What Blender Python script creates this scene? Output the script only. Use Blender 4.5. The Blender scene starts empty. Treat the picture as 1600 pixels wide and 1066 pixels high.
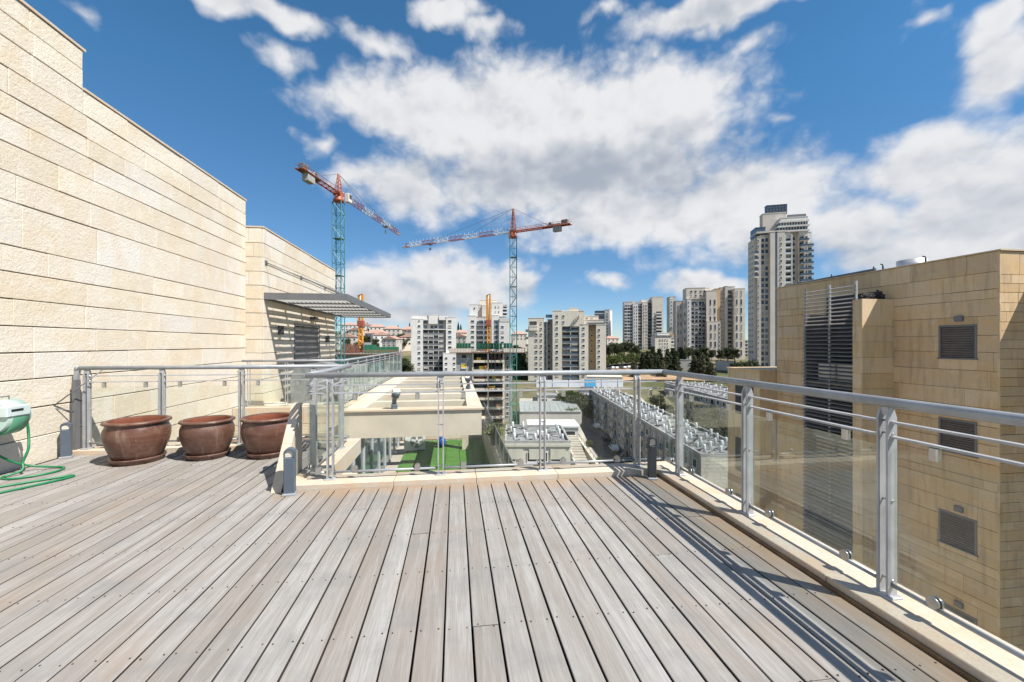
import bpy, bmesh, math, random
from mathutils import Vector, Matrix
R = math.radians
rnd = random.Random(7)
SC = bpy.context.scene
COL = SC.collection

# ------------------------------------------------------------------ camera
F = 640.0                       # focal length in pixels of a 1600 px wide frame
YAW = math.atan(89 / F)         # camera turned right of the deck boards
CS, SN = math.cos(YAW), math.sin(YAW)
EYE = 1.5
cam_d = bpy.data.cameras.new('camera'); cam = bpy.data.objects.new('camera', cam_d); COL.objects.link(cam)
cam.location = (0, 0, EYE); cam.rotation_euler = (R(90), 0, -YAW)
cam_d.sensor_width = 36; cam_d.lens = 36 * F / 1600; cam_d.shift_y = 4 / 1600
cam_d.clip_start = 0.05; cam_d.clip_end = 12000
SC.camera = cam

# ------------------------------------------------------------------ exposure, sun, sky
SC.view_settings.view_transform = 'Standard'; SC.view_settings.look = 'None'
SC.view_settings.exposure = 0.85; SC.view_settings.gamma = 1.0
SC.view_settings.use_curve_mapping = False
CY_ = SC.cycles
CY_.max_bounces = 7; CY_.diffuse_bounces = 3; CY_.glossy_bounces = 3; CY_.transmission_bounces = 2; CY_.transparent_max_bounces = 16
CY_.caustics_reflective = False; CY_.caustics_refractive = False; CY_.use_adaptive_sampling = True; CY_.adaptive_threshold = 0.02; CY_.use_denoising = True
SUN_TO = Vector((0.578, -0.461, 1.0)).normalized()
sun_d = bpy.data.lights.new('sun', 'SUN'); sun_d.energy = 4.2; sun_d.angle = R(0.53); sun_d.color = (1.0, 0.955, 0.89)
sun = bpy.data.objects.new('sun', sun_d); COL.objects.link(sun); sun.location = (20, -16, 40)
sun.rotation_euler = SUN_TO.to_track_quat('Z', 'Y').to_euler()

def cdir(px, py):
    u = (px - 800) / F; v = (537 - py) / F
    return Vector((u * CS + SN, -u * SN + CS, v))
def azel(px, py):
    d = cdir(px, py)
    return math.atan2(d.x, d.y), math.atan2(d.z, math.hypot(d.x, d.y))

world = bpy.data.worlds.new('World'); SC.world = world; world.use_nodes = True
def build_world():
    nt = world.node_tree; N = nt.nodes; L = nt.links; N.clear()
    def new(t, tree=nt): return tree.nodes.new(t)
    def mth(tree, op, a, b=None, c=None, clamp=False):
        n = tree.nodes.new('ShaderNodeMath'); n.operation = op; n.use_clamp = clamp
        for i, v in enumerate((a, b, c)):
            if v is None: continue
            if isinstance(v, (int, float)): n.inputs[i].default_value = v
            else: tree.links.new(v, n.inputs[i])
        return n.outputs[0]
    # cloud field: a group so that it can be read twice (density, density a bit higher up)
    g = bpy.data.node_groups.new('cloud_field', 'ShaderNodeTree')
    g.interface.new_socket('P', in_out='INPUT', socket_type='NodeSocketVector')
    g.interface.new_socket('F', in_out='OUTPUT', socket_type='NodeSocketFloat')
    g.interface.new_socket('Lit', in_out='OUTPUT', socket_type='NodeSocketFloat')
    gi = g.nodes.new('NodeGroupInput'); go = g.nodes.new('NodeGroupOutput')
    def vm(op, a, b):
        n = g.nodes.new('ShaderNodeVectorMath'); n.operation = op
        for i, v in enumerate((a, b)):
            if v is None: continue
            if isinstance(v, tuple): n.inputs[i].default_value = v
            else: g.links.new(v, n.inputs[i])
        return n
    P0 = gi.outputs[0]
    def noise(scale, detail, rough, vec):
        n = g.nodes.new('ShaderNodeTexNoise'); n.noise_dimensions = '2D'; n.inputs['Scale'].default_value = scale
        n.inputs['Detail'].default_value = detail; n.inputs['Roughness'].default_value = rough
        g.links.new(vec, n.inputs['Vector']); return n
    wv = noise(9.0, 2, 0.55, P0)
    off = vm('SUBTRACT', wv.outputs['Color'], (0.5, 0.5, 0.5))
    off = vm('MULTIPLY', off.outputs[0], (0.12, 0.07, 0.0))
    P = vm('ADD', P0, off.outputs[0]).outputs[0]
    blobs = [(610,172,140,50,1.05),(700,180,150,62,1.2),(820,195,190,85,1.35),(985,185,170,88,1.3),(880,280,260,66,1.25),(1085,195,100,50,.95),
             (1150,325,190,85,1.15),(1000,340,260,48,1.15),(640,300,110,62,1.0),(560,280,70,48,.75),(1215,285,70,60,.85),
             (590,72,110,44,.68),(440,92,85,42,.68),(505,225,80,48,.5),
             (1440,262,165,56,1.1),(1540,300,170,95,1.25),(1340,350,140,72,1.0),(1480,385,240,70,1.05),
             (1545,100,95,75,1.05),(1580,30,85,45,.85),(1440,34,95,48,.42),
             (1150,-4,215,38,1.2),(700,18,85,36,.95),(765,45,60,36,.7),(380,3,145,32,1.15),(945,12,95,44,.5),
             (700,445,135,58,1.15),(585,455,85,46,1.15),(800,445,62,52,1.0),(640,495,150,26,.85),
             (1095,447,90,26,.95),(962,438,70,26,.52),(1020,85,50,28,.55),(1165,68,85,42,.42),
             (1205,185,45,35,.5),(100,5,90,45,.36),
             (1760,300,230,110,1)]
    dark = [(900,275,210,34,.8),(1050,285,150,30,.6),(760,310,160,22,.4),(1490,335,220,40,.5),(1300,400,130,34,.5),(690,485,170,26,.55),(1130,10,160,16,.35)]
    acc = None
    for (cx, cy, rx, ry, w) in blobs:
        a, e = azel(cx, cy); a1, _ = azel(cx + rx, cy); a0, _ = azel(cx - rx, cy)
        _, e1 = azel(cx, cy - ry); _, e0 = azel(cx, cy + ry)
        d = vm('SUBTRACT', P, (a, e, 0)); d = vm('MULTIPLY', d.outputs[0], (2 / (a1 - a0), 2 / (e1 - e0), 0))
        ln = g.nodes.new('ShaderNodeVectorMath'); ln.operation = 'LENGTH'; g.links.new(d.outputs[0], ln.inputs[0])
        v = mth(g, 'MULTIPLY_ADD', ln.outputs['Value'], -0.8, 0.8 * w)
        acc = v if acc is None else mth(g, 'SMOOTH_MAX', acc, v, 0.12)
    # the rest of the sky (outside the view): scattered clouds of the same kind
    sx = g.nodes.new('ShaderNodeSeparateXYZ'); g.links.new(P0, sx.inputs[0])
    away = mth(g, 'ABSOLUTE', mth(g, 'SUBTRACT', sx.outputs[0], YAW))
    m = g.nodes.new('ShaderNodeMapRange'); g.links.new(away, m.inputs[0])
    m.inputs[1].default_value = 0.95; m.inputs[2].default_value = 1.25; m.inputs[3].default_value = -1.2; m.inputs[4].default_value = -0.62
    bn = noise(2.6, 1, 0.5, P0)
    far = mth(g, 'ADD', mth(g, 'MULTIPLY', bn.outputs['Fac'], 1.35), m.outputs[0])
    acc = mth(g, 'MAXIMUM', acc, far)
    PN = vm('MULTIPLY', P0, (1.0, 1.35, 1.0)).outputs[0]
    def voro(scale, vec, det):
        n = g.nodes.new('ShaderNodeTexVoronoi'); n.voronoi_dimensions = '2D'; n.feature = 'F1'
        n.inputs['Scale'].default_value = scale; n.inputs['Detail'].default_value = det; n.inputs['Roughness'].default_value = 0.55; n.normalize = True
        g.links.new(vec, n.inputs['Vector']); return n.outputs['Distance']
    wq = noise(16.0, 3, 0.55, PN)
    wo = vm('MULTIPLY', vm('SUBTRACT', wq.outputs['Color'], (0.5, 0.5, 0.5)).outputs[0], (0.05, 0.05, 0.0)).outputs[0]
    PW = vm('ADD', PN, wo).outputs[0]
    n1 = noise(7.0, 9, 0.57, PN); v1 = voro(17.0, PW, 2.0)
    UP = (0.012, 0.026, 0.0)
    v3 = voro(17.0, vm('ADD', PW, UP).outputs[0], 1.0); n3 = noise(7.0, 3, 0.5, vm('ADD', PN, (0.02, 0.05, 0)).outputs[0])
    t = mth(g, 'ADD', mth(g, 'MULTIPLY_ADD', n1.outputs['Fac'], 0.66, -0.33), mth(g, 'MULTIPLY_ADD', v1, -0.46, 0.19))
    f = mth(g, 'ADD', acc, t)
    g.links.new(f, go.inputs[0])
    # light on the billows: tops towards the sun, grey flat bases where the clouds are thick
    lit = mth(g, 'ADD', mth(g, 'MULTIPLY_ADD', mth(g, 'SUBTRACT', n1.outputs['Fac'], n3.outputs['Fac']), 0.9, 0.86), mth(g, 'MULTIPLY', mth(g, 'SUBTRACT', v3, v1), 0.38))
    dk = None
    for (cx, cy, rx, ry, w) in dark:
        if not rx: continue
        a, e = azel(cx, cy); a1, _ = azel(cx + rx, cy); a0, _ = azel(cx - rx, cy)
        _, e1 = azel(cx, cy - ry); _, e0 = azel(cx, cy + ry)
        d = vm('SUBTRACT', P, (a, e, 0)); d = vm('MULTIPLY', d.outputs[0], (2 / (a1 - a0), 2 / (e1 - e0), 0))
        ln = g.nodes.new('ShaderNodeVectorMath'); ln.operation = 'LENGTH'; g.links.new(d.outputs[0], ln.inputs[0])
        v = mth(g, 'MULTIPLY_ADD', ln.outputs['Value'], -0.5 * w, w)
        dk = v if dk is None else mth(g, 'MAXIMUM', dk, v)
    lit = mth(g, 'SUBTRACT', lit, mth(g, 'MAXIMUM', mth(g, 'MULTIPLY', dk, mth(g, 'MULTIPLY_ADD', n1.outputs['Fac'], 1.7, 0.1)), 0.0))
    g.links.new(lit, go.inputs[1])
    # direction -> azimuth, elevation
    tc = new('ShaderNodeTexCoord'); sp = new('ShaderNodeSeparateXYZ'); L.new(tc.outputs['Generated'], sp.inputs[0])
    az = mth(nt, 'ARCTAN2', sp.outputs[0], sp.outputs[1]); el = mth(nt, 'ARCSINE', sp.outputs[2])
    c = new('ShaderNodeCombineXYZ'); L.new(az, c.inputs[0]); L.new(el, c.inputs[1])
    fg = new('ShaderNodeGroup'); fg.node_tree = g; L.new(c.outputs[0], fg.inputs[0])
    al = new('ShaderNodeMapRange'); al.interpolation_type = 'SMOOTHSTEP'; L.new(fg.outputs[0], al.inputs[0])
    al.inputs[1].default_value = 0.0; al.inputs[2].default_value = 0.56; al.inputs[3].default_value = 0; al.inputs[4].default_value = 0.97
    lit = new('ShaderNodeMapRange'); lit.interpolation_type = 'SMOOTHSTEP'; L.new(fg.outputs[1], lit.inputs[0])
    lit.inputs[1].default_value = 0.05; lit.inputs[2].default_value = 1.0; lit.inputs[3].default_value = 0; lit.inputs[4].default_value = 1
    mixc = new('ShaderNodeMix'); mixc.data_type = 'RGBA'; L.new(lit.outputs[0], mixc.inputs['Factor'])
    mixc.inputs['A'].default_value = (2.7, 3.0, 3.5, 1); mixc.inputs['B'].default_value = (5.6, 5.62, 5.7, 1)
    sky = new('ShaderNodeTexSky'); sky.sky_type = 'NISHITA'; sky.sun_disc = False
    sky.sun_elevation = math.asin(SUN_TO.z); sky.sun_rotation = math.atan2(SUN_TO.x, SUN_TO.y)
    sky.altitude = 2500; sky.air_density = 1.0; sky.dust_density = 0.0; sky.ozone_density = 1.0
    mx = new('ShaderNodeMix'); mx.data_type = 'RGBA'; L.new(al.outputs[0], mx.inputs['Factor'])
    tint = new('ShaderNodeMix'); tint.data_type = 'RGBA'; tint.blend_type = 'MULTIPLY'; tint.inputs['Factor'].default_value = 1.0
    L.new(sky.outputs[0], tint.inputs['A']); tr = new('ShaderNodeMapRange'); L.new(el, tr.inputs[0]); tr.inputs[1].default_value = 0.0; tr.inputs[2].default_value = 0.5
    tm = new('ShaderNodeMix'); tm.data_type = 'RGBA'; L.new(tr.outputs[0], tm.inputs['Factor'])
    tm.inputs['A'].default_value = (0.58, 0.65, 0.72, 1); tm.inputs['B'].default_value = (0.50, 0.97, 1.12, 1)
    L.new(tm.outputs['Result'], tint.inputs['B'])
    L.new(tint.outputs['Result'], mx.inputs['A']); L.new(mixc.outputs['Result'], mx.inputs['B'])
    bg = new('ShaderNodeBackground'); bg.inputs['Strength'].default_value = 0.085; L.new(mx.outputs['Result'], bg.inputs['Color'])
    out = new('ShaderNodeOutputWorld'); L.new(bg.outputs[0], out.inputs['Surface'])
build_world()
world.cycles.sampling_method = 'MANUAL'; world.cycles.sample_map_resolution = 512

# ------------------------------------------------------------------ helpers
def W(px, zc, z=0.0):
    """camera-frame column px at distance zc (metres along the view axis) -> world point"""
    xc = (px - 800) / F * zc
    return Vector((xc * CS + zc * SN, -xc * SN + zc * CS, z))
def CW(xc, zc, z=0.0):
    return Vector((xc * CS + zc * SN, -xc * SN + zc * CS, z))

class MB:
    def __init__(s): s.v = []; s.f = []; s.m = []; s.sm = []
    def add(s, vs, fs, mi=0, smooth=False):
        o = len(s.v); s.v += [tuple(p) for p in vs]
        for f in fs: s.f.append(tuple(i + o for i in f)); s.m.append(mi); s.sm.append(smooth)
        return s
    def box(s, x0, x1, y0, y1, z0, z1, mi=0, M=None):
        vs = [(x0,y0,z0),(x1,y0,z0),(x1,y1,z0),(x0,y1,z0),(x0,y0,z1),(x1,y0,z1),(x1,y1,z1),(x0,y1,z1)]
        if M is not None: vs = [M @ Vector(p) for p in vs]
        return s.add(vs, [(0,3,2,1),(4,5,6,7),(0,1,5,4),(1,2,6,5),(2,3,7,6),(3,0,4,7)], mi)
    def cbox(s, x0, x1, y0, y1, z0, z1, b=0.01, mi=0):
        """box with chamfered vertical and top edges"""
        def ring(d, z): return [(x0+d,y0,z),(x1-d,y0,z),(x1,y0+d,z),(x1,y1-d,z),(x1-d,y1,z),(x0+d,y1,z),(x0,y1-d,z),(x0,y0+d,z)]
        def ring2(z): return [(x0+2*b,y0+b,z),(x1-2*b,y0+b,z),(x1-b,y0+2*b,z),(x1-b,y1-2*b,z),(x1-2*b,y1-b,z),(x0+2*b,y1-b,z),(x0+b,y1-2*b,z),(x0+b,y0+2*b,z)]
        vs = ring(b, z0) + ring(b, z1 - b) + ring2(z1)
        fs = [tuple(range(7, -1, -1))] + [(i, (i+1)%8, 8+(i+1)%8, 8+i) for i in range(8)] + \
             [(8+i, 8+(i+1)%8, 16+(i+1)%8, 16+i) for i in range(8)] + [tuple(range(16, 24))]
        return s.add(vs, fs, mi)
    def quad(s, a, b, c, d, mi=0): return s.add([a, b, c, d], [(0,1,2,3)], mi)
    def prism(s, poly, axis, a0, a1, mi=0):
        """polygon (p,q) extruded along axis: 'x' poly=(y,z); 'y' poly=(x,z); 'z' poly=(x,y)"""
        def pt(p, a):
            return (a, p[0], p[1]) if axis == 'x' else ((p[0], a, p[1]) if axis == 'y' else (p[0], p[1], a))
        n = len(poly); vs = [pt(p, a0) for p in poly] + [pt(p, a1) for p in poly]
        fs = [tuple(range(n)), tuple(range(2*n-1, n-1, -1))] + [(i, n+i, n+(i+1)%n, (i+1)%n) for i in range(n)]
        return s.add(vs, fs, mi)
    def tube(s, pts, r, n=8, mi=0, cap=True, smooth=True):
        pts = [Vector(p) for p in pts]; k = len(pts)
        rs = r if isinstance(r, (list, tuple)) else [r] * k
        d0 = (pts[1] - pts[0]).normalized()
        up = Vector((0,0,1)) if abs(d0.z) < 0.9 else Vector((1,0,0))
        a = d0.cross(up).normalized(); vs = []
        for i, p in enumerate(pts):
            d = (pts[min(i+1,k-1)] - pts[max(i-1,0)]).normalized()
            a = (a - d * a.dot(d)).normalized(); b = d.cross(a)
            for j in range(n):
                t = 2*math.pi*j/n; vs.append(p + (a*math.cos(t) + b*math.sin(t)) * rs[i])
        fs = [(i*n+j, i*n+(j+1)%n, (i+1)*n+(j+1)%n, (i+1)*n+j) for i in range(k-1) for j in range(n)]
        s.add(vs, fs, mi, smooth)
        if cap:
            o = len(s.v) - k*n
            s.f.append(tuple(o+j for j in range(n-1,-1,-1))); s.m.append(mi); s.sm.append(False)
            s.f.append(tuple(o+(k-1)*n+j for j in range(n))); s.m.append(mi); s.sm.append(False)
        return s
    def bar(s, p, q, w, mi=0):
        """square bar from p to q"""
        return s.tube([p, q], w * 0.7071, 4, mi, True, False)
    def lathe(s, prof, n=32, mi=0, c=(0,0,0), smooth=True, closed=False):
        k = len(prof); vs = [(c[0]+r*math.cos(2*math.pi*j/n), c[1]+r*math.sin(2*math.pi*j/n), c[2]+z) for (r,z) in prof for j in range(n)]
        fs = [(i*n+j, i*n+(j+1)%n, (i+1)*n+(j+1)%n, (i+1)*n+j) for i in range(k-1) for j in range(n)]
        return s.add(vs, fs, mi, smooth)
    def mesh(s, name, mats):
        me = bpy.data.meshes.new(name); me.from_pydata(s.v, [], s.f); 
        for m in (mats if isinstance(mats, (list, tuple)) else [mats]): me.materials.append(m)
        me.polygons.foreach_set('material_index', s.m); me.polygons.foreach_set('use_smooth', s.sm)
        me.validate(); me.update(); return me
    def build(s, name, mats, parent=None, loc=(0,0,0), rz=0):
        return link(name, s.mesh(name, mats), parent, loc, rz)
def link(name, me, parent=None, loc=(0,0,0), rz=0):
    o = bpy.data.objects.new(name, me); COL.objects.link(o); o.location = loc
    if rz: o.rotation_euler = (0,0,rz)
    if parent is not None: o.parent = parent
    return o
def tag(o, label, cat, group=None, kind=None):
    o['label'] = label; o['category'] = cat
    if group: o['group'] = group
    if kind: o['kind'] = kind
    return o
def struct(o): o['kind'] = 'structure'; return o
def thing(name, label, cat, loc=(0,0,0), rz=0, group=None):
    o = link(name, None, None, loc, rz); o.empty_display_size = 0.2
    return tag(o, label, cat, group)
def clone(parts, root_name, label, cat, loc, rz=0, group=None, sc=1.0):
    """parts: list of (name, mesh, [subparts]) -> a new thing that shares the meshes"""
    t = thing(root_name, label, cat, loc, rz, group)
    if sc != 1.0: t.scale = (sc, sc, sc) if isinstance(sc, (int, float)) else sc
    for (n, me, subs) in parts:
        p = link(n, me, t)
        for (n2, me2) in subs: link(n2, me2, p)
    return t
_bx = {}
def boxmesh(name, w, d, h, mat):
    """shared box, x centred, y 0..d, z 0..h"""
    k = (name, round(w,3), round(d,3), round(h,3), mat.name)
    if k not in _bx: _bx[k] = MB().box(-w/2, w/2, 0, d, 0, h).mesh(name, mat)
    return _bx[k]

# ------------------------------------------------------------------ materials
class NT:
    def __init__(s, name, rough=0.7, metal=0.0, spec=0.5):
        s.mat = bpy.data.materials.new(name); s.mat.use_nodes = True
        s.nt = s.mat.node_tree; s.N = s.nt.nodes; s.L = s.nt.links
        s.b = s.N['Principled BSDF']; s.b.inputs['Roughness'].default_value = rough; s.b.inputs['Metallic'].default_value = metal
        s.b.inputs['Specular IOR Level'].default_value = spec
        s._pos = None
    def pos(s):
        if s._pos is None:
            n = s.N.new('ShaderNodeNewGeometry'); s._pos = n.outputs['Position']
        return s._pos
    def obj(s): return s.N.new('ShaderNodeTexCoord').outputs['Object']
    def rand(s): return s.N.new('ShaderNodeObjectInfo').outputs['Random']
    def scale(s, vec, sc, add=None):
        n = s.N.new('ShaderNodeVectorMath'); n.operation = 'MULTIPLY'; s.L.new(vec, n.inputs[0]); n.inputs[1].default_value = sc
        if add is None: return n.outputs[0]
        m = s.N.new('ShaderNodeVectorMath'); m.operation = 'ADD'; s.L.new(n.outputs[0], m.inputs[0]); s.L.new(add, m.inputs[1]); return m.outputs[0]
    def noise(s, vec, sc=5, det=4, ro=0.55, dist=0.0):
        n = s.N.new('ShaderNodeTexNoise'); s.L.new(vec, n.inputs['Vector']); n.inputs['Scale'].default_value = sc
        n.inputs['Detail'].default_value = det; n.inputs['Roughness'].default_value = ro; n.inputs['Distortion'].default_value = dist
        return n.outputs['Fac']
    def voro(s, vec, sc=5, feat='F1'):
        n = s.N.new('ShaderNodeTexVoronoi'); s.L.new(vec, n.inputs['Vector']); n.inputs['Scale'].default_value = sc; n.feature = feat
        return n.outputs['Distance']
    def math(s, op, a, b=0.0, c=None, clamp=False):
        n = s.N.new('ShaderNodeMath'); n.operation = op; n.use_clamp = clamp
        for i, v in enumerate((a, b, c)):
            if v is None: continue
            if isinstance(v, (int, float)): n.inputs[i].default_value = v
            else: s.L.new(v, n.inputs[i])
        return n.outputs[0]
    def ramp(s, fac, stops):
        n = s.N.new('ShaderNodeValToRGB'); s.L.new(fac, n.inputs[0]); e = n.color_ramp.elements
        while len(e) < len(stops): e.new(0.5)
        for el, (p, c) in zip(e, stops):
            el.position = p; el.color = (c if len(c) == 4 else (*c, 1)) if isinstance(c, (tuple, list)) else (c, c, c, 1)
        return n.outputs[0]
    def rng(s, v, a, b, c=0.0, d=1.0):
        n = s.N.new('ShaderNodeMapRange'); s.L.new(v, n.inputs[0])
        for i, x in enumerate((a, b, c, d)): n.inputs[i+1].default_value = x
        return n.outputs[0]
    def mix(s, fac, a, b, mode='MIX'):
        n = s.N.new('ShaderNodeMix'); n.data_type = 'RGBA'; n.blend_type = mode; n.clamp_factor = True
        for k, v in (('Factor', fac), ('A', a), ('B', b)):
            i = n.inputs[k] if k == 'Factor' else [x for x in n.inputs if x.name == k and x.type == 'RGBA'][0]
            if isinstance(v, (int, float)): i.default_value = v if k == 'Factor' else (v, v, v, 1)
            elif isinstance(v, tuple): i.default_value = v if len(v) == 4 else (*v, 1)
            else: s.L.new(v, i)
        return [x for x in n.outputs if x.type == 'RGBA'][0]
    def col(s, v):
        if isinstance(v, tuple): s.b.inputs['Base Color'].default_value = (*v, 1) if len(v) == 3 else v
        else: s.L.new(v, s.b.inputs['Base Color'])
        return s
    def rough(s, v): s.L.new(v, s.b.inputs['Roughness']); return s
    def bump(s, h, strength=0.4, dist=0.01):
        n = s.N.new('ShaderNodeBump'); s.L.new(h, n.inputs['Height']); n.inputs['Strength'].default_value = strength; n.inputs['Distance'].default_value = dist
        s.L.new(n.outputs[0], s.b.inputs['Normal']); return s

def plain(name, c, rough=0.6, metal=0.0, var=0.12, nsc=3.0, rand=0.0, bump=0.0, bsc=40, spec=0.5):
    """a painted or raw surface: colour with soft dirt variation"""
    t = NT(name, rough, metal, spec); n = t.noise(t.pos(), nsc, 5, 0.6)
    d = tuple(x * (1 - var) for x in c); l = tuple(min(1, x * (1 + var)) for x in c)
    k = t.ramp(n, [(0.3, d), (0.7, l)])
    if rand:
        k = t.mix(t.rng(t.rand(), 0, 1, 0, rand), k, tuple(x * 0.55 for x in c))
    t.col(k)
    if bump: t.bump(t.noise(t.pos(), bsc, 4, 0.6), bump, 0.01)
    return t.mat

def m_rough_stone():
    t = NT('rough_limestone', 0.92, 0, 0.2); p = t.pos(); r = t.rand()
    tone = t.ramp(r, [(0.0, (0.66,0.57,0.44)), (0.3, (0.68,0.62,0.53)), (0.55, (0.72,0.66,0.55)), (0.8, (0.66,0.58,0.46)), (1.0, (0.70,0.67,0.62))])
    big = t.noise(t.scale(p, (1,1,1)), 1.7, 5, 0.6, 0.4)
    c = t.mix(t.rng(big, 0.46, 0.74, 0, 0.5), tone, (0.66,0.50,0.30))
    sm = t.noise(p, 60, 4, 0.65)
    c = t.mix(t.rng(sm, 0.38, 0.60, 0.22, 0.0), c, (0.34,0.27,0.19))
    pale = t.noise(p, 5.5, 4, 0.6)
    c = t.mix(t.rng(pale, 0.5, 0.75, 0, 0.5), c, (0.74,0.70,0.62))
    t.col(c)
    h = t.math('ADD', t.math('MULTIPLY', t.noise(p, 24, 3, 0.55, 0.6), 1.0), t.math('MULTIPLY', t.noise(p, 75, 3, 0.6), 0.45))
    t.bump(h, 0.48, 0.018); return t.mat
def m_ochre_stone():
    t = NT('ochre_stone', 0.9, 0, 0.2); p = t.pos(); r = t.rand()
    tone = t.ramp(r, [(0.0, (0.50,0.355,0.20)), (0.25, (0.60,0.445,0.275)), (0.5, (0.53,0.40,0.26)), (0.75, (0.66,0.51,0.34)), (1.0, (0.56,0.43,0.29))])
    big = t.noise(t.scale(p, (0.6,0.6,1.6)), 1.3, 5, 0.62, 0.6)
    c = t.mix(t.rng(big, 0.42, 0.7, 0, 0.55), tone, (0.66,0.42,0.18))
    pk = t.noise(p, 4.0, 4, 0.6)
    c = t.mix(t.rng(pk, 0.55, 0.75, 0, 0.45), c, (0.68,0.57,0.43))
    st = t.noise(t.scale(p, (3,3,0.35)), 2.2, 4, 0.6)
    c = t.mix(t.rng(st, 0.50, 0.72, 0, 0.5), c, (0.27,0.20,0.135))
    c = t.mix(t.rng(t.noise(p, 45, 3, 0.6), 0.36, 0.6, 0.2, 0.0), c, (0.30,0.21,0.12))
    t.col(c); t.bump(t.noise(p, 30, 4, 0.6), 0.35, 0.01); return t.mat
def m_coping():
    t = NT('coping_limestone', 0.85, 0, 0.25); p = t.pos(); r = t.rand()
    tone = t.ramp(r, [(0, (0.52,0.45,0.36)), (0.5, (0.57,0.51,0.43)), (1, (0.54,0.46,0.36))])
    c = t.mix(t.rng(t.noise(p, 2.6, 5, 0.65, 0.5), 0.45, 0.68, 0, 0.75), tone, (0.60,0.40,0.25))
    c = t.mix(t.rng(t.noise(p, 9, 4, 0.6), 0.55, 0.75, 0, 0.45), c, (0.63,0.59,0.53))
    c = t.mix(t.rng(t.noise(p, 70, 3, 0.6), 0.35, 0.55, 0.25, 0), c, (0.35,0.28,0.2))
    t.col(c); t.bump(t.noise(p, 55, 4, 0.6), 0.3, 0.006); return t.mat
def m_wood():
    t = NT('weathered_deck_wood', 0.78, 0, 0.3); p = t.pos(); r = t.rand()
    cx = t.N.new('ShaderNodeCombineXYZ')
    t.L.new(t.math('MULTIPLY', r, 37.0), cx.inputs[0]); t.L.new(t.math('MULTIPLY', r, 91.0), cx.inputs[1]); off = cx.outputs[0]
    tone = t.ramp(r, [(0, (0.255,0.236,0.214)), (0.2, (0.335,0.322,0.305)), (0.4, (0.290,0.272,0.248)), (0.6, (0.355,0.345,0.330)), (0.8, (0.265,0.240,0.212)), (1, (0.320,0.306,0.288))])
    fine = t.noise(t.scale(p, (120, 5.0, 30), off), 1.0, 5, 0.65, 0.3)
    band = t.noise(t.scale(p, (16, 0.8, 8), off), 1.0, 4, 0.6, 1.0)
    c = t.mix(t.rng(band, 0.36, 0.62, 0.35, 0.0), tone, (0.185,0.155,0.13))
    c = t.mix(t.rng(band, 0.52, 0.74, 0.0, 0.40), c, (0.42,0.405,0.385))
    c = t.mix(t.rng(fine, 0.32, 0.58, 0.42, 0.0), c, (0.17,0.14,0.115))
    # worn brown and grey weather stains that run across boards
    w = t.noise(t.scale(p, (1.4, 0.7, 1)), 1.1, 5, 0.62, 0.8)
    c = t.mix(t.rng(w, 0.52, 0.70, 0, 0.42), c, (0.26,0.185,0.125))
    w2 = t.noise(t.scale(p, (0.9, 1.3, 1)), 2.3, 4, 0.6, 0.3)
    c = t.mix(t.rng(w2, 0.50, 0.70, 0, 0.55), c, (0.195,0.19,0.185))
    # rusty water stain beside the stone kerbs
    sp = t.N.new('ShaderNodeSeparateXYZ'); t.L.new(p, sp.inputs[0])
    wob = t.math('MULTIPLY', t.noise(p, 3.0, 4, 0.6), 0.5)
    ex = t.math('SUBTRACT', t.math('SUBTRACT', 2.28, sp.outputs[0]), wob)
    kx = t.rng(ex, -0.22, 0.02, 0.6, 0.0)
    ey = t.math('SUBTRACT', t.math('ABSOLUTE', t.math('SUBTRACT', 4.42, sp.outputs[1])), wob)
    ky = t.math('MULTIPLY', t.rng(ey, -0.24, 0.05, 0.6, 0.0), t.rng(sp.outputs[0], -1.8, -1.7, 0, 1))
    c = t.mix(t.math('MAXIMUM', kx, ky), c, (0.34,0.22,0.12))
    t.col(c); t.rough(t.rng(band, 0.3, 0.7, 0.85, 0.66))
    t.bump(t.math('ADD', fine, t.math('MULTIPLY', band, 0.6)), 0.35, 0.004); return t.mat
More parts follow.
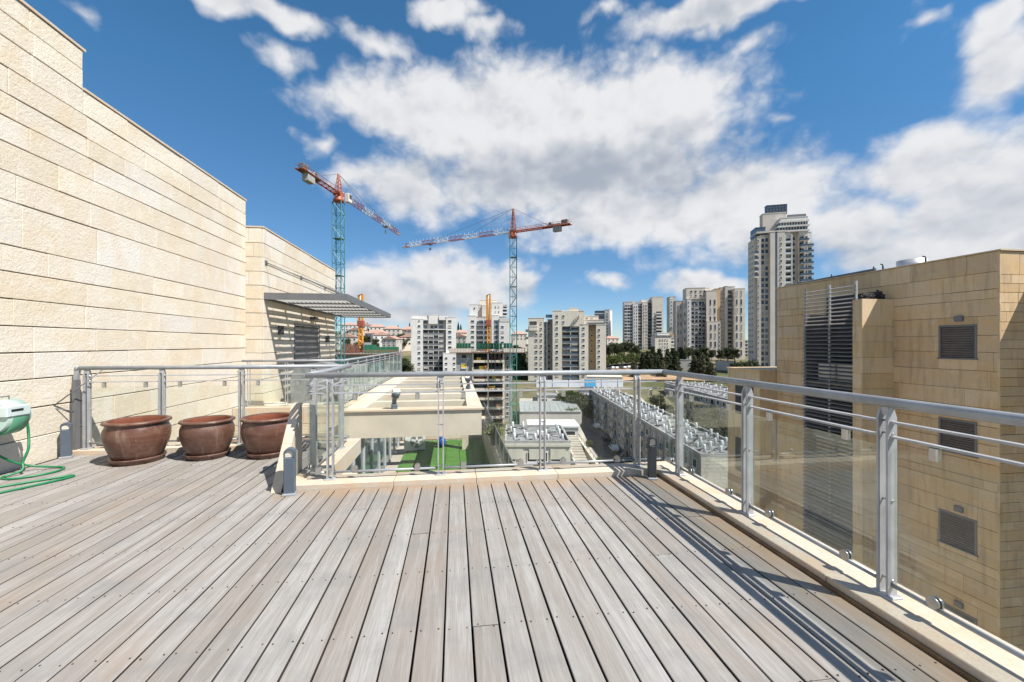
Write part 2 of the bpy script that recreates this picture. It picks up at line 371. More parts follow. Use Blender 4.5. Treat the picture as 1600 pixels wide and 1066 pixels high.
def m_glass(name, tint, ref=0.85, dirt=0.05, dcol=(0.62,0.60,0.52)):
    m = bpy.data.materials.new(name); m.use_nodes = True; nt = m.node_tree; N = nt.nodes; L = nt.links; N.clear()
    out = N.new('ShaderNodeOutputMaterial'); tr = N.new('ShaderNodeBsdfTransparent'); tr.inputs[0].default_value = (*tint, 1)
    gl = N.new('ShaderNodeBsdfGlossy'); gl.inputs['Roughness'].default_value = 0.02; gl.inputs['Color'].default_value = (0.9,0.95,0.93,1)
    df = N.new('ShaderNodeBsdfDiffuse'); df.inputs[0].default_value = (*dcol, 1)
    fr = N.new('ShaderNodeFresnel'); fr.inputs[0].default_value = 1.5
    mu = N.new('ShaderNodeMath'); mu.operation = 'MULTIPLY'; mu.inputs[1].default_value = ref; L.new(fr.outputs[0], mu.inputs[0])
    geo = N.new('ShaderNodeNewGeometry'); no = N.new('ShaderNodeTexNoise'); no.inputs['Scale'].default_value = 3.0; no.inputs['Detail'].default_value = 6
    sc = N.new('ShaderNodeVectorMath'); sc.operation = 'MULTIPLY'; sc.inputs[1].default_value = (2,2,0.6); L.new(geo.outputs['Position'], sc.inputs[0]); L.new(sc.outputs[0], no.inputs['Vector'])
    mr = N.new('ShaderNodeMapRange'); L.new(no.outputs['Fac'], mr.inputs[0]); mr.inputs[1].default_value = 0.35; mr.inputs[2].default_value = 0.8; mr.inputs[3].default_value = dirt*0.3; mr.inputs[4].default_value = dirt*2
    m1 = N.new('ShaderNodeMixShader'); L.new(mr.outputs[0], m1.inputs[0]); L.new(tr.outputs[0], m1.inputs[1]); L.new(df.outputs[0], m1.inputs[2])
    m2 = N.new('ShaderNodeMixShader'); L.new(mu.outputs[0], m2.inputs[0]); L.new(m1.outputs[0], m2.inputs[1]); L.new(gl.outputs[0], m2.inputs[2])
    L.new(m2.outputs[0], out.inputs[0]); return m
def m_terracotta():
    t = NT('brown_glazed_clay', 0.33, 0, 0.5); p = t.obj()
    n = t.noise(t.scale(p, (1.2,1.2,5)), 2.0, 5, 0.6, 0.5)
    c = t.ramp(n, [(0.3, (0.070,0.030,0.020)), (0.5, (0.115,0.050,0.032)), (0.72, (0.155,0.078,0.052))])
    rd = t.rand(); c = t.mix(t.rng(rd, 0, 1, 0.0, 0.45), c, (0.085,0.048,0.036))
    gr = t.noise(t.scale(p, (7,7,1.2)), 1.6, 5, 0.65, 0.8); c = t.mix(t.rng(gr, 0.56, 0.72, 0, 0.40), c, (0.30,0.235,0.19))
    sp = t.noise(p, 38, 2, 0.5)
    c = t.mix(t.rng(sp, 0.70, 0.78, 0, 0.7), c, (0.42,0.30,0.22))
    d = t.noise(p, 5, 5, 0.65); c = t.mix(t.rng(d, 0.5, 0.75, 0, 0.5), c, (0.26,0.17,0.125))
    t.col(c); t.rough(t.rng(d, 0.35, 0.7, 0.24, 0.6)); t.bump(t.noise(t.scale(p, (1,1,6)), 9, 4, 0.6), 0.12, 0.006); return t.mat
def m_facade(name, c, line=3.1, soil=0.25):
    """far stone cladding: per-wall soft blotches and thin course lines"""
    t = NT(name, 0.88, 0, 0.2); p = t.pos()
    k = t.ramp(t.noise(t.scale(p, (1,1,1.5)), 0.12, 5, 0.6), [(0.3, tuple(x*0.88 for x in c)), (0.7, tuple(min(0.85, x*1.05) for x in c))])
    st = t.noise(t.scale(p, (1,1,0.12)), 0.9, 4, 0.6)
    k = t.mix(t.rng(st, 0.5, 0.78, 0, soil), k, tuple(x*0.55 for x in c))
    f = t.noise(p, 2.2, 3, 0.6); k = t.mix(t.rng(f, 0.4, 0.7, 0.18, 0), k, tuple(x*0.6 for x in c))
    t.col(k); return t.mat
def m_leaf(name, dark, light, hue):
    t = NT(name, 0.6, 0, 0.3); r = t.rand(); p = t.pos()
    n = t.noise(p, 0.8, 3, 0.6)
    c = t.ramp(n, [(0.3, dark), (0.7, light)])
    c = t.mix(t.rng(t.noise(p, 6.0, 2, 0.5), 0.45, 0.75, 0, 0.6), c, hue)
    c = t.mix(t.rng(r, 0, 1, 0, 0.35), c, tuple(x*0.6 for x in dark))
    t.col(c)
    tl = t.N.new('ShaderNodeBsdfTranslucent'); t.L.new(c, tl.inputs[0])
    mx = t.N.new('ShaderNodeMixShader'); mx.inputs[0].default_value = 0.25
    t.L.new(t.b.outputs[0], mx.inputs[1]); t.L.new(tl.outputs[0], mx.inputs[2]); t.L.new(mx.outputs[0], t.N['Material Output'].inputs[0])
    return t.mat
def m_terrain():
    t = NT('terrain', 0.95, 0, 0.1); p = t.pos()
    a = t.noise(p, 0.018, 6, 0.6, 0.5); b = t.noise(p, 0.12, 5, 0.6)
    c = t.ramp(a, [(0.32, (0.075,0.085,0.035)), (0.46, (0.115,0.115,0.055)), (0.56, (0.19,0.165,0.10)), (0.68, (0.26,0.205,0.13))])
    c = t.mix(t.rng(b, 0.42, 0.62, 0, 0.75), c, (0.06,0.075,0.03))
    c = t.mix(t.rng(t.noise(p, 1.1, 4, 0.6), 0.5, 0.7, 0, 0.5), c, (0.20,0.17,0.12))
    t.col(c); t.bump(b, 0.5, 0.8); return t.mat

M = {}
M['stone'] = m_rough_stone(); M['ochre'] = m_ochre_stone(); M['coping'] = m_coping(); M['wood'] = m_wood()
M['plank_side'] = plain('dark_plank_edge', (0.060,0.048,0.038), 0.9, var=0.3, nsc=6)  # sides and ends coloured darker than the tops, deepening the gaps
M['mortar'] = plain('dark_mortar', (0.16,0.125,0.085), 0.95, var=0.3, nsc=8)
M['mortar_pale'] = plain('pale_mortar', (0.34,0.27,0.19), 0.95, var=0.3, nsc=8)
M['cavity'] = plain('dark_joist_space', (0.035,0.028,0.022), 0.95, var=0.3)
M['screw'] = plain('rusty_screw', (0.10,0.070,0.052), 0.6, 0.3, var=0.4, nsc=30)
M['rail'] = plain('grey_painted_steel', (0.33,0.345,0.36), 0.40, 0.25, var=0.16, nsc=6)
M['post'] = plain('pale_grey_steel', (0.40,0.405,0.41), 0.44, 0.2, var=0.18, nsc=6)
M['steel'] = plain('stainless_steel', (0.52,0.51,0.49), 0.28, 0.85, var=0.10, nsc=20)
M['glass'] = m_glass('railing_glass', (0.965,0.982,0.968), 0.28, 0.022)
M['glass2'] = m_glass('far_railing_glass', (0.84,0.92,0.90), 0.9, 0.20)
M['glass3'] = m_glass('milky_green_glass', (0.78,0.88,0.85), 0.9, 0.42, (0.50,0.62,0.58))
M['glass_edge'] = plain('green_glass_edge', (0.10,0.22,0.17), 0.15, var=0.1)
M['clay'] = m_terracotta()
M['clay_in'] = plain('raw_clay_inside', (0.24,0.078,0.040), 0.8, var=0.25, nsc=6)
M['bollard'] = plain('slate_grey_paint', (0.085,0.105,0.135), 0.5, 0.0, var=0.12, nsc=8)
M['bollard_dk'] = plain('dark_grey', (0.045,0.05,0.058), 0.5, 0.0, var=0.12, nsc=8)  # darker than the other bollards; right-hand bollard and wall lamps
M['lens'] = plain('frosted_lens', (0.62,0.58,0.50), 0.35, var=0.08)
M['hose'] = plain('green_hose_rubber', (0.010,0.165,0.062), 0.38, var=0.15, nsc=20)
M['reel_body'] = plain('pale_green_plastic', (0.42,0.55,0.49), 0.35, var=0.08, nsc=6)
M['reel_pale'] = plain('milky_plastic', (0.52,0.60,0.58), 0.30, var=0.06, nsc=6)
M['reel_green'] = plain('green_plastic', (0.10,0.30,0.18), 0.4, var=0.15, nsc=6)
M['blue'] = plain('blue_plastic', (0.02,0.075,0.28), 0.35, var=0.15, nsc=9)
M['black'] = plain('black_plastic', (0.02,0.02,0.022), 0.5, var=0.2)
M['shutter'] = plain('grey_shutter', (0.165,0.165,0.17), 0.5, 0.2, var=0.10)
M['shutter_br'] = plain('brown_shutter', (0.125,0.105,0.095), 0.55, 0.1, var=0.12, rand=0.3)
M['louver'] = plain('bronze_louver', (0.235,0.215,0.200), 0.5, 0.25, var=0.15, rand=0.35)
M['canopy'] = plain('canopy_steel', (0.155,0.16,0.165), 0.5, 0.2, var=0.1)
M['slat'] = plain('pale_slat', (0.50,0.50,0.49), 0.5, var=0.07)
M['concrete'] = plain('raw_concrete', (0.33,0.32,0.305), 0.9, var=0.2, nsc=0.8, bump=0.2, bsc=12)
M['concrete_lt'] = plain('pale_concrete', (0.58,0.51,0.41), 0.9, var=0.12, nsc=1.5, bump=0.2, bsc=25)
M['turf'] = plain('artificial_turf', (0.052,0.150,0.016), 0.95, var=0.25, nsc=3.5, bump=0.6, bsc=160)
M['alu'] = plain('white_aluminium', (0.60,0.62,0.64), 0.4, 0.2, var=0.06)
M['dkglass'] = plain('dark_window_glass', (0.035,0.042,0.052), 0.08, 0.0, var=0.3, nsc=0.7, rand=0.5)
M['bluglass'] = plain('blue_window_glass', (0.085,0.115,0.145), 0.06, 0.0, var=0.25, nsc=0.6, rand=0.4)
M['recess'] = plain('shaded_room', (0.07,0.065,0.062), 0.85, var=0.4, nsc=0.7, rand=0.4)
M['blind'] = plain('pale_window_blind', (0.42,0.39,0.35), 0.7, var=0.15, nsc=0.5, rand=0.5)
M['tw_white'] = m_facade('white_cladding', (0.68,0.655,0.62))
M['tw_cream'] = m_facade('cream_cladding', (0.70,0.63,0.53))
M['tw_grey'] = m_facade('grey_cladding', (0.55,0.515,0.47))
M['tw_tan'] = m_facade('tan_cladding', (0.52,0.37,0.22))
M['tw_beige'] = m_facade('beige_cladding', (0.66,0.585,0.505))
M['tw_brown'] = m_facade('brownish_cladding', (0.53,0.455,0.395))
M['slabw'] = plain('white_balcony_slab', (0.60,0.59,0.575), 0.8, var=0.1, nsc=0.3)
M['oldstone'] = m_facade('weathered_block_wall', (0.60,0.56,0.48), soil=0.5)
M['oldwall'] = m_facade('grimy_apartment_wall', (0.34,0.30,0.245), soil=0.7)
M['roofgrey'] = plain('grey_roof_felt', (0.24,0.24,0.235), 0.9, var=0.35, nsc=0.5)
M['white'] = plain('white_enamel', (0.72,0.72,0.71), 0.4, var=0.10, nsc=1.3, rand=0.25)
M['panel'] = plain('solar_panel', (0.045,0.047,0.05), 0.45, var=0.2, spec=0.3)
M['teal'] = plain('teal_crane_paint', (0.055,0.195,0.205), 0.5, 0.1, var=0.15)
M['teal_lo'] = plain('green_crane_paint', (0.07,0.24,0.185), 0.5, 0.1, var=0.15)
M['red'] = plain('red_crane_paint', (0.33,0.085,0.045), 0.5, var=0.2)
M['crane_white'] = plain('white_crane_paint', (0.62,0.60,0.57), 0.5, var=0.15)
M['orange'] = plain('orange_machine_paint', (0.66,0.27,0.02), 0.5, var=0.15)
M['yellow'] = plain('yellow_board', (0.60,0.42,0.02), 0.6, var=0.15)
M['formwork'] = plain('green_formwork', (0.02,0.17,0.09), 0.6, var=0.25, rand=0.4)
M['rebar'] = plain('rusty_rebar', (0.17,0.085,0.055), 0.85, var=0.35)
M['hoard'] = plain('white_hoarding', (0.66,0.68,0.72), 0.6, var=0.06, nsc=0.2)
M['hoard_bl'] = plain('blue_hoarding', (0.10,0.42,0.68), 0.6, var=0.06)
M['rooftile'] = plain('red_roof_tile', (0.46,0.285,0.22), 0.85, var=0.2, nsc=0.7, rand=0.3)
M['asphalt'] = plain('asphalt', (0.075,0.072,0.070), 0.92, var=0.3, nsc=0.5)
M['paving'] = plain('pale_paving', (0.40,0.36,0.30), 0.92, var=0.25, nsc=0.4)
M['soil'] = plain('orange_soil', (0.36,0.235,0.14), 0.95, var=0.3, nsc=0.2, bump=0.8, bsc=0.6)
M['trunk'] = plain('bark', (0.10,0.075,0.055), 0.95, var=0.3, nsc=4)
M['leaf_a'] = m_leaf('leaf_dark', (0.036,0.050,0.022), (0.080,0.100,0.038), (0.115,0.125,0.050))
M['leaf_b'] = m_leaf('leaf_mid', (0.055,0.080,0.022), (0.125,0.155,0.040), (0.185,0.195,0.060))
M['leaf_c'] = m_leaf('leaf_olive', (0.070,0.078,0.042), (0.135,0.140,0.078), (0.17,0.16,0.09))
M['terrain'] = m_terrain()
M['car_white'] = plain('white_car_paint', (0.70,0.70,0.70), 0.25, var=0.03)
M['car_dark'] = plain('dark_car_paint', (0.06,0.065,0.08), 0.25, var=0.05)
M['vent'] = plain('galvanised_sheet', (0.55,0.56,0.57), 0.4, 0.5, var=0.08)

# ================================================================== FOREGROUND STRUCTURE
XR, YF, XS, YL, XW = 2.45, 4.57, -1.55, 6.35, -5.2     # railing lines and the tall wall's face
KZ = 0.06                                                # top of the stone kerb

# ---- deck: joist space, planks, screws
deck = struct(link('deck', None)); 
struct_base = MB().box(XW, 2.27, -2.6, 4.42, -0.16, -0.07).box(XW, -1.72, 4.42, 6.25, -0.16, -0.07)
struct_base.build('joist_space', M['cavity'], deck)
def plank_mesh(w, l):
    h, b = 0.028, 0.003
    x0, x1 = -w/2, w/2
    vs = []
    for y, e in ((0, 0), (l, 0)):
        vs += [(x0, y, -h), (x1, y, -h), (x1, y, -b), (x1-b, y, 0), (x0+b, y, 0), (x0, y, -b)]
    m = MB().add(vs, [(0,1,2,3,4,5), (11,10,9,8,7,6)] + [(i, i+6, (i+1)%6+6, (i+1)%6) for i in (0, 1, 5)], 1)
    m.add(vs, [(i, i+6, (i+1)%6+6, (i+1)%6) for i in (2, 3, 4)], 0)
    return m.mesh('plank', [M['wood'], M['plank_side']])
pitch = 0.1450; screws = MB()
xc = 2.265 - pitch/2; k = 0
prr = random.Random(3)
joists = [ -2.3 + 0.56*i for i in range(17)]
while xc > XW + 0.05:
    yend = 6.245 if xc < -1.80 else 4.412
    y = -2.6 + prr.uniform(-0.0, 0.0)
    cuts = []
    c0 = prr.choice([0.5, 1.06, 1.62, 2.18, 2.74, 3.3, 3.86])
    yy = c0 - 4.48
    while yy < yend:
        if -2.2 < yy < yend - 0.45 and prr.random() < 0.45: cuts.append(yy)
        yy += 4.48 if prr.random() < 0.7 else 3.92
    ys = [-2.6] + cuts + [yend]
    gapw = 0.0105
    for a, b in zip(ys[:-1], ys[1:]):
        w = pitch - gapw + prr.uniform(-0.0015, 0.0015)
        o = link('plank', plank_mesh(w, b - a - 0.003), deck, (xc + prr.uniform(-0.001, 0.001), a, prr.uniform(-0.0015, 0.0015)))
    for j in joists:
        if j < yend - 0.05 and j > 0.3 or (xc < -1.8 and j < yend):
            for sx in (-0.045, 0.045):
                cx, cy = xc + sx + prr.uniform(-0.004, 0.004), j + prr.uniform(-0.012, 0.012)
                screws.add([(cx + 0.0042*math.cos(t), cy + 0.0042*math.sin(t), 0.0035) for t in [i*math.pi/3 for i in range(6)]] +
                           [(cx + 0.0048*math.cos(t), cy + 0.0048*math.sin(t), -0.004) for t in [i*math.pi/3 for i in range(6)]],
                           [(0,1,2,3,4,5)] + [(i+6, (i+1)%6+6, (i+1)%6, i) for i in range(6)])
    xc -= pitch; k += 1
sc_o = screws.build('screws', M['screw'], deck); sc_o['kind'] = 'stuff'

# ---- stone kerbs under the railings
def kerb(name, label, x0, x1, y0, y1, along, step, z0=-0.16, z1=KZ):
    t = thing(name, label, 'kerb')
    a, b = (y0, y1) if along == 'y' else (x0, x1); p = a; i = 0
    while p < b - 0.02:
        q = min(b, p + step * prr.uniform(0.85, 1.15))
        if b - q < 0.25: q = b
        m = MB()
        if along == 'y': m.cbox(x0, x1, p + 0.0015, q - 0.0015, z0, z1 + prr.uniform(-0.002, 0.002), 0.005)
        else: m.cbox(p + 0.0015, q - 0.0015, y0, y1, z0, z1 + prr.uniform(-0.002, 0.002), 0.005)
        m.build('kerb_stone', M['coping'], t); p = q; i += 1
    return t
kerb('stone_kerb', 'sunlit limestone kerb under the right hand railing', 2.285, 2.64, -2.6, 4.72, 'y', 0.95)
kerb('stone_kerb', 'limestone kerb under the glass railing straight ahead', -1.72, 2.28, 4.42, 4.72, 'x', 1.0)
kerb('stone_kerb', 'limestone kerb under the railing behind the brown pots', XW + 0.01, -1.72, 6.25, 6.50, 'x', 1.0)
kerb('stone_kerb', 'short limestone kerb under the side railing by the slanted stone', -1.72, -1.42, 4.725, 6.50, 'y', 0.9)
# wooden edge strip along the right kerb
tag(MB().cbox(2.268, 2.283, -2.6, 4.41, -0.05, 0.022, 0.003).build('edge_board', plain('brown_edge_board', (0.20,0.12,0.06), 0.8, var=0.4, nsc=6)),
    'thin rust brown edge board against the right kerb', 'board')

# slanted stone wing wall beside the middle bollard
ww = thing('wing_wall', 'pale slanted triangular stone wing wall behind the middle bollard light', 'wall')
MB().prism([(4.42, 0.002), (4.955, 0.795), (4.99, 0.795), (4.99, 0.002)], 'x', -1.822, -1.738).build('wall_core', M['concrete_lt'], ww)
def slant(t): return (4.415 + 0.54*t, 0.0 + 0.80*t)
for a, b in ((0, 0.52), (0.522, 1.0)):
    (ya, za), (yb, zb) = slant(a), slant(b)
    MB().prism([(ya, za+0.002), (ya - 0.025, za+0.016 if a else 0.002), (yb - 0.025, zb+0.016), (yb, zb)], 'x', -1.828, -1.732).build('coping_slab', M['coping'], ww)
MB().box(-1.828, -1.732, 4.932, 4.995, 0.803, 0.822).build('coping_slab', M['coping'], ww)

# ---- stone walls built course by course
def stone_mesh(w, h, d=0.05, b=0.006, mat=None, rng=None, rough=0.0):
    """local: x 0..w, z 0..h, front face at y=-d"""
    j = (lambda: rng.uniform(-rough, rough)) if rough else (lambda: 0)
    vs = [(0,0,0),(w,0,0),(w,0,h),(0,0,h), (0,-d+b,0),(w,-d+b,0),(w,-d+b,h),(0,-d+b,h),
          (b*1.5,-d+j(),b),(w-b*1.5,-d+j(),b),(w-b*1.5,-d+j(),h-b),(b*1.5,-d+j(),h-b)]
    fs = [(0,1,5,4),(1,2,6,5),(2,3,7,6),(3,0,4,7),(4,5,9,8),(5,6,10,9),(6,7,11,10),(7,4,8,11),(8,9,10,11),(3,2,1,0)]
    return MB().add(vs, fs).mesh('stone', mat)
def lay_stones(parent, x0, x1, courses, openings, lmin, lmax, mat, rng, hj=0.010, vj=0.003, d=0.05, rough=0.0, limit=300, off=(0,0,0)):
    """courses: list of z levels bottom..top; openings: (x0,x1,z0,z1) kept clear"""
    n = 0
    for z0, z1 in zip(courses[:-1], courses[1:]):
        p = x0 - rng.uniform(0, lmin * 0.9)
        cuts = [x0]
        while True:
            p += rng.uniform(lmin, lmax)
            if p >= x1 - 0.12: break
            if p > x0 + 0.12: cuts.append(p)
        cuts.append(x1)
        for a, b in zip(cuts[:-1], cuts[1:]):
            rects = [(a, b, z0, z1)]
            for (ox0, ox1, oz0, oz1) in openings:
                nr = []
                for (ra, rb, rz0, rz1) in rects:
                    if ox1 <= ra or ox0 >= rb or oz1 <= rz0 or oz0 >= rz1: nr.append((ra, rb, rz0, rz1)); continue
                    if ra < ox0: nr.append((ra, ox0, rz0, rz1))
                    if rb > ox1: nr.append((ox1, rb, rz0, rz1))
                    ia, ib = max(ra, ox0), min(rb, ox1)
                    if rz0 < oz0: nr.append((ia, ib, rz0, oz0))
                    if rz1 > oz1: nr.append((ia, ib, oz1, rz1))
                rects = nr
            for (ra, rb, rz0, rz1) in rects:
                w, h = rb - ra - vj, rz1 - rz0 - hj - rng.uniform(-0.002, 0.004)
                if w < 0.03 or h < 0.03: continue
                dd = d + rng.uniform(-0.004, 0.004)
                o = link('stone', stone_mesh(w, h, dd, 0.005, mat, rng, rough), parent, (ra + vj/2 + off[0], off[1], rz0 + hj/2 + off[2])); n += 1
    return n

wr = random.Random(11)
# tall wall on the left: face X = XW, looks towards +X; local x = Y - 1.5
wl = thing('stone_wall', 'tall rough limestone wall rising on the left edge of the deck', 'wall', (XW - 0.05, 1.5, 0), R(90))
MB().box(0.0, 9.58, 0.001, 3.2, -3.4, 5.07).box(0.0, 5.03, 0.001, 3.2, 5.07, 5.60).build('wall_core', M['mortar'], wl)
lv = [-0.02, 0.33, 0.70, 1.06, 1.39, 1.71, 2.03, 2.35, 2.66, 3.18, 3.52, 3.86, 4.16, 4.43, 4.74, 5.08]
cnt = lay_stones(wl, 0.0, 9.6, lv, [], 0.55, 1.35, M['stone'], wr, 0.012, 0.005, 0.05, 0.004)
cnt += lay_stones(wl, 0.0, 5.06, [5.08, 5.36, 5.63], [], 0.6, 1.3, M['stone'], wr, 0.011, 0.004, 0.05, 0.004)
cnt += lay_stones(wl, 4.9, 9.6, [-3.4, -2.9, -2.35, -1.85, -1.35, -0.85, -0.42, -0.02], [], 0.7, 1.4, M['stone'], wr, 0.012, 0.005, 0.05, 0.004)
MB().box(5.06, 9.62, -0.065, 0.30, 5.081, 5.115).box(-0.0, 5.09, -0.065, 0.30, 5.631, 5.665).build('coping', M['coping'], wl)
# end face of the upper block and of the wall (look towards +Y)
MB().box(5.031, 5.06, 0.0, 3.2, 5.116, 5.63).box(9.581, 9.60, 0.0, 3.2, -3.4, 5.08).build('end_cladding', M['stone'], wl)

# second block with the canopy: front face (-Y) at Y=11.1, side face (+X) at X=-4.79
blk = thing('penthouse_block', 'limestone penthouse block with roller shutter and slatted canopy beyond the tall wall', 'building', (-4.84, 11.15, 0))
MB().box(-3.5, -0.001, 0.001, 6.2, -0.2, 4.40).build('wall_core', M['mortar'], blk)
side = link('side_wall', None, blk, (0, 0, 0), R(90))        # local x = Y-11.15, -y -> +X
lv2 = [-0.12, 0.24, 0.60, 0.93, 1.26, 1.60, 1.93, 2.27, 2.62, 2.97, 3.32, 3.68, 4.04, 4.42]
DO = (2.0, 4.25, -0.12, 2.05)
lay_stones(side, -0.05, 6.2, lv2, [DO], 0.7, 1.3, M['stone'], wr, 0.011, 0.004, 0.05, 0.003)
front = link('front_wall', None, blk, (0, 0, 0), 0)
lay_stones(front, -0.47, 0.0, lv2, [], 0.22, 0.6, M['stone'], wr, 0.011, 0.004, 0.05, 0.003)
MB().box(-3.5, 0.065, -0.065, 6.2, 4.423, 4.46).build('coping', M['coping'], blk)
# deep shutter opening: jambs, slatted curtain, box
sh = link('roller_shutter', None, blk)
MB().box(0.0505, 0.058, 1.94, 2.0, -0.1, 2.11).box(0.0505, 0.058, 4.25, 4.31, -0.1, 2.11).box(0.0505, 0.058, 1.94, 4.31, 2.05, 2.11).build('frame', M['shutter'], sh)
for i in range(26):
    z = -0.1 + i*0.082
    MB().prism([(0.004, z), (0.018, z+0.02), (0.018, z+0.06), (0.004, z+0.08)], 'y', 2.0, 4.25).build('slat', M['shutter'], sh)
# wall lamps under the canopy
for (yy, zz) in ((0.85, 1.75), (5.0, 1.55)):
    MB().cbox(0.052, 0.17, yy-0.07, yy+0.07, zz, zz+0.24, 0.015).build('wall_lamp', M['bollard_dk'], blk)
MB().cbox(0.052, 0.22, 3.3, 3.62, 2.30, 2.40, 0.01).build('flood_lamp', M['bollard_dk'], blk)

# canopy: steel frame with slats and rods
cp = thing('canopy', 'grey steel canopy with white slats held by rods over the shutter', 'canopy', (-4.79, 11.12, 2.62))
LX, LY = 2.02, 7.3
fr = MB()
fr.box(0.0, LX, 0.0, 0.05, -0.0, 0.17).box(0.0, LX, LY-0.05, LY, 0.0, 0.17).box(LX-0.05, LX, 0.051, LY-0.051, 0.0, 0.17).box(0.002, 0.05, 0.051, LY-0.051, 0.0, 0.15)
fr.build('frame', M['canopy'], cp)
for i in range(1, 6): MB().box(0.05, LX-0.05, LY*i/6-0.025, LY*i/6+0.025, 0.0, 0.155).build('cross_beam', M['canopy'], cp)
nsl = 17
for i in range(nsl):
    x = 0.115 + 0.112*i
    for j in range(6):
        ya, yb = LY*j/6 + (0.052 if j == 0 else 0.026), LY*(j+1)/6 - (0.052 if j == 5 else 0.026)
        MB().box(x-0.004, x+0.004, ya, yb, 0.030, 0.150).build('slat', M['slat'], cp)
for yy in (0.10, 2.5, 4.9, 7.1):
    rd = MB().tube([(0.0, yy, 0.95), (LX-0.1, yy, 0.17)], 0.011, 6)
    rd.build('rod', M['canopy'], cp)
    MB().box(0.0, 0.03, yy-0.05, yy+0.05, 0.90, 1.0).build('anchor_plate', M['canopy'], cp)
MB().tube([(0.03, 0.1, 0.95), (0.03, 7.1, 0.93)], 0.008, 5).build('wire', M['canopy'], cp)

# ---- glass railings
def railing(name, label, p0, p1, z0, posts, ext=(0.0, 0.0), ends=(None, None), hr=0.029, glassmat='glass', clampr=True, fine=True, gz=(0.15, 0.87), pad=(0.04, 0.04)):
    """run from p0 to p1 (x,y); local x along the run; posts: local positions"""
    d = Vector((p1[0]-p0[0], p1[1]-p0[1])); Ln = d.length; rz = math.atan2(d.y, d.x)
    t = thing(name, label, 'railing', (p0[0], p0[1], z0), rz)
    n = 16 if fine else 8
    pts = [(-ext[0], 0, 1.105), (Ln + ext[1], 0, 1.105)]
    MB().tube(pts, hr, n).build('handrail', M['rail'], t)
    for x in posts:
        b = MB()
        for s in (-1, 1):
            xa, xb = (x + 0.020, x + 0.033) if s > 0 else (x - 0.033, x - 0.020)
            q = 0.030 if fine else 0.014
            b.prism([(-q, 0.012), (q, 0.012), (q, 1.02), (0.008, 1.078), (-0.008, 1.078), (-q, 1.02)], 'x', xa, xb)
        po = b.build('post', M['post'], t)
        if fine:
            MB().cbox(x - 0.055, x + 0.055, -0.045, 0.045, 0.0, 0.014, 0.004).build('base_plate', M['post'], po)
            MB().box(x - 0.0195, x + 0.0195, -0.012, 0.012, 1.03, 1.078).tube([(x, 0, 1.06), (x, 0, 1.09)], 0.011, 8).build('bracket', M['post'], po)
            for zz in (0.10, 0.55, 0.93, 1.0):
                MB().tube([(x - 0.040, 0.0, zz), (x + 0.040, 0.0, zz)], 0.006, 6).build('bolt', M['steel'], po)
    xs = [0.0 + pad[0]] + [q for q in posts] + [Ln - pad[1]]
    for i in range(len(xs) - 1):
        a = xs[i] + (0.034 if i > 0 else 0.0); b = xs[i+1] - (0.034 if i < len(xs) - 2 else 0.0)
        if b - a < 0.05: continue
        for zz, rr in ((0.995, 0.0105), (0.912, 0.0105)):
            MB().box(a, b, -0.016, 0.016, zz-0.006, zz+0.006).build('rod', M['post'], t)
        MB().tube([(a, 0, 0.075), (b, 0, 0.075)], 0.013, 8 if fine else 5).build('bottom_rail', M['rail'], t)
        if b - a < 0.12: continue
        g = MB().box(a + 0.012, b - 0.012, -0.005, 0.005, gz[0]-0.05, gz[1]-0.02)
        go = g.build('glass_pane', M[glassmat], t)
        if clampr and fine:
            cs = (a + (b-a)*0.2, a + (b-a)*0.8) if b - a > 0.5 else ((a+b)/2,)
            for cx in cs:
                MB().cbox(cx - 0.022, cx + 0.022, -0.016, 0.016, 0.835, 0.905, 0.006).build('glass_clamp', M['steel'], t)
                MB().tube([(cx, -0.018, 0.105), (cx, -0.006, 0.105)], 0.030, 14).tube([(cx, 0.006, 0.105), (cx, 0.018, 0.105)], 0.030, 14).box(cx-0.03, cx+0.03, -0.017, -0.0055, 0.06, 0.105).build('glass_clamp', M['steel'], t)
    return t
railing('railing', 'glass and steel railing along the right side of the deck', (XR, -2.55), (XR, YF), KZ,
        [y + 2.55 for y in (-2.3, -1.2, -0.1, 0.94, 2.03, 3.16, 4.22)], ext=(0, 0.0))
railing('railing', 'long glass and steel railing straight ahead above the lower terrace', (XS, YF), (XR, YF), KZ,
        [x - XS for x in (-1.31, -0.155, 0.985, 2.12)], ext=(0.0, 0.0))
railing('railing', 'short side railing behind the slanted stone, meeting the long railing', (XS, YL), (XS, YF), KZ, [0.45, 1.56], ext=(0, 0))
rl = railing('railing', 'railing behind the three brown pots, fixed to the tall wall', (XW + 0.16, YL), (XS, YL), KZ,
        [x - XW - 0.16 for x in (-4.985, -4.06, -3.03, -2.05)], ext=(0.05, 0.0))
# rail end: knob and bracket arm down to the wall post; thin bent rods
MB().lathe([(0.0001,-0.036),(0.025,-0.028),(0.036,0),(0.025,0.028),(0.0001,0.036)], 14, 0, (-0.06, 0, 1.105)).build('rail_end', M['rail'], rl)
MB().prism([(-0.10, 0.93), (-0.05, 0.93), (-0.03, 1.09), (-0.09, 1.09)], 'y', -0.018, 0.018).build('bracket', M['rail'], rl)
MB().box(-0.085, -0.045, -0.05, 0.03, 0.0, 0.95).build('end_plate', M['shutter'], rl)
MB().tube([(0.26, -0.03, 1.075), (-0.19, -0.22, 0.60)], 0.008, 6).tube([(-0.19, -0.22, 0.60), (-0.05, -0.03, 0.52)], 0.007, 6).build('stay_rod', M['shutter'], rl)

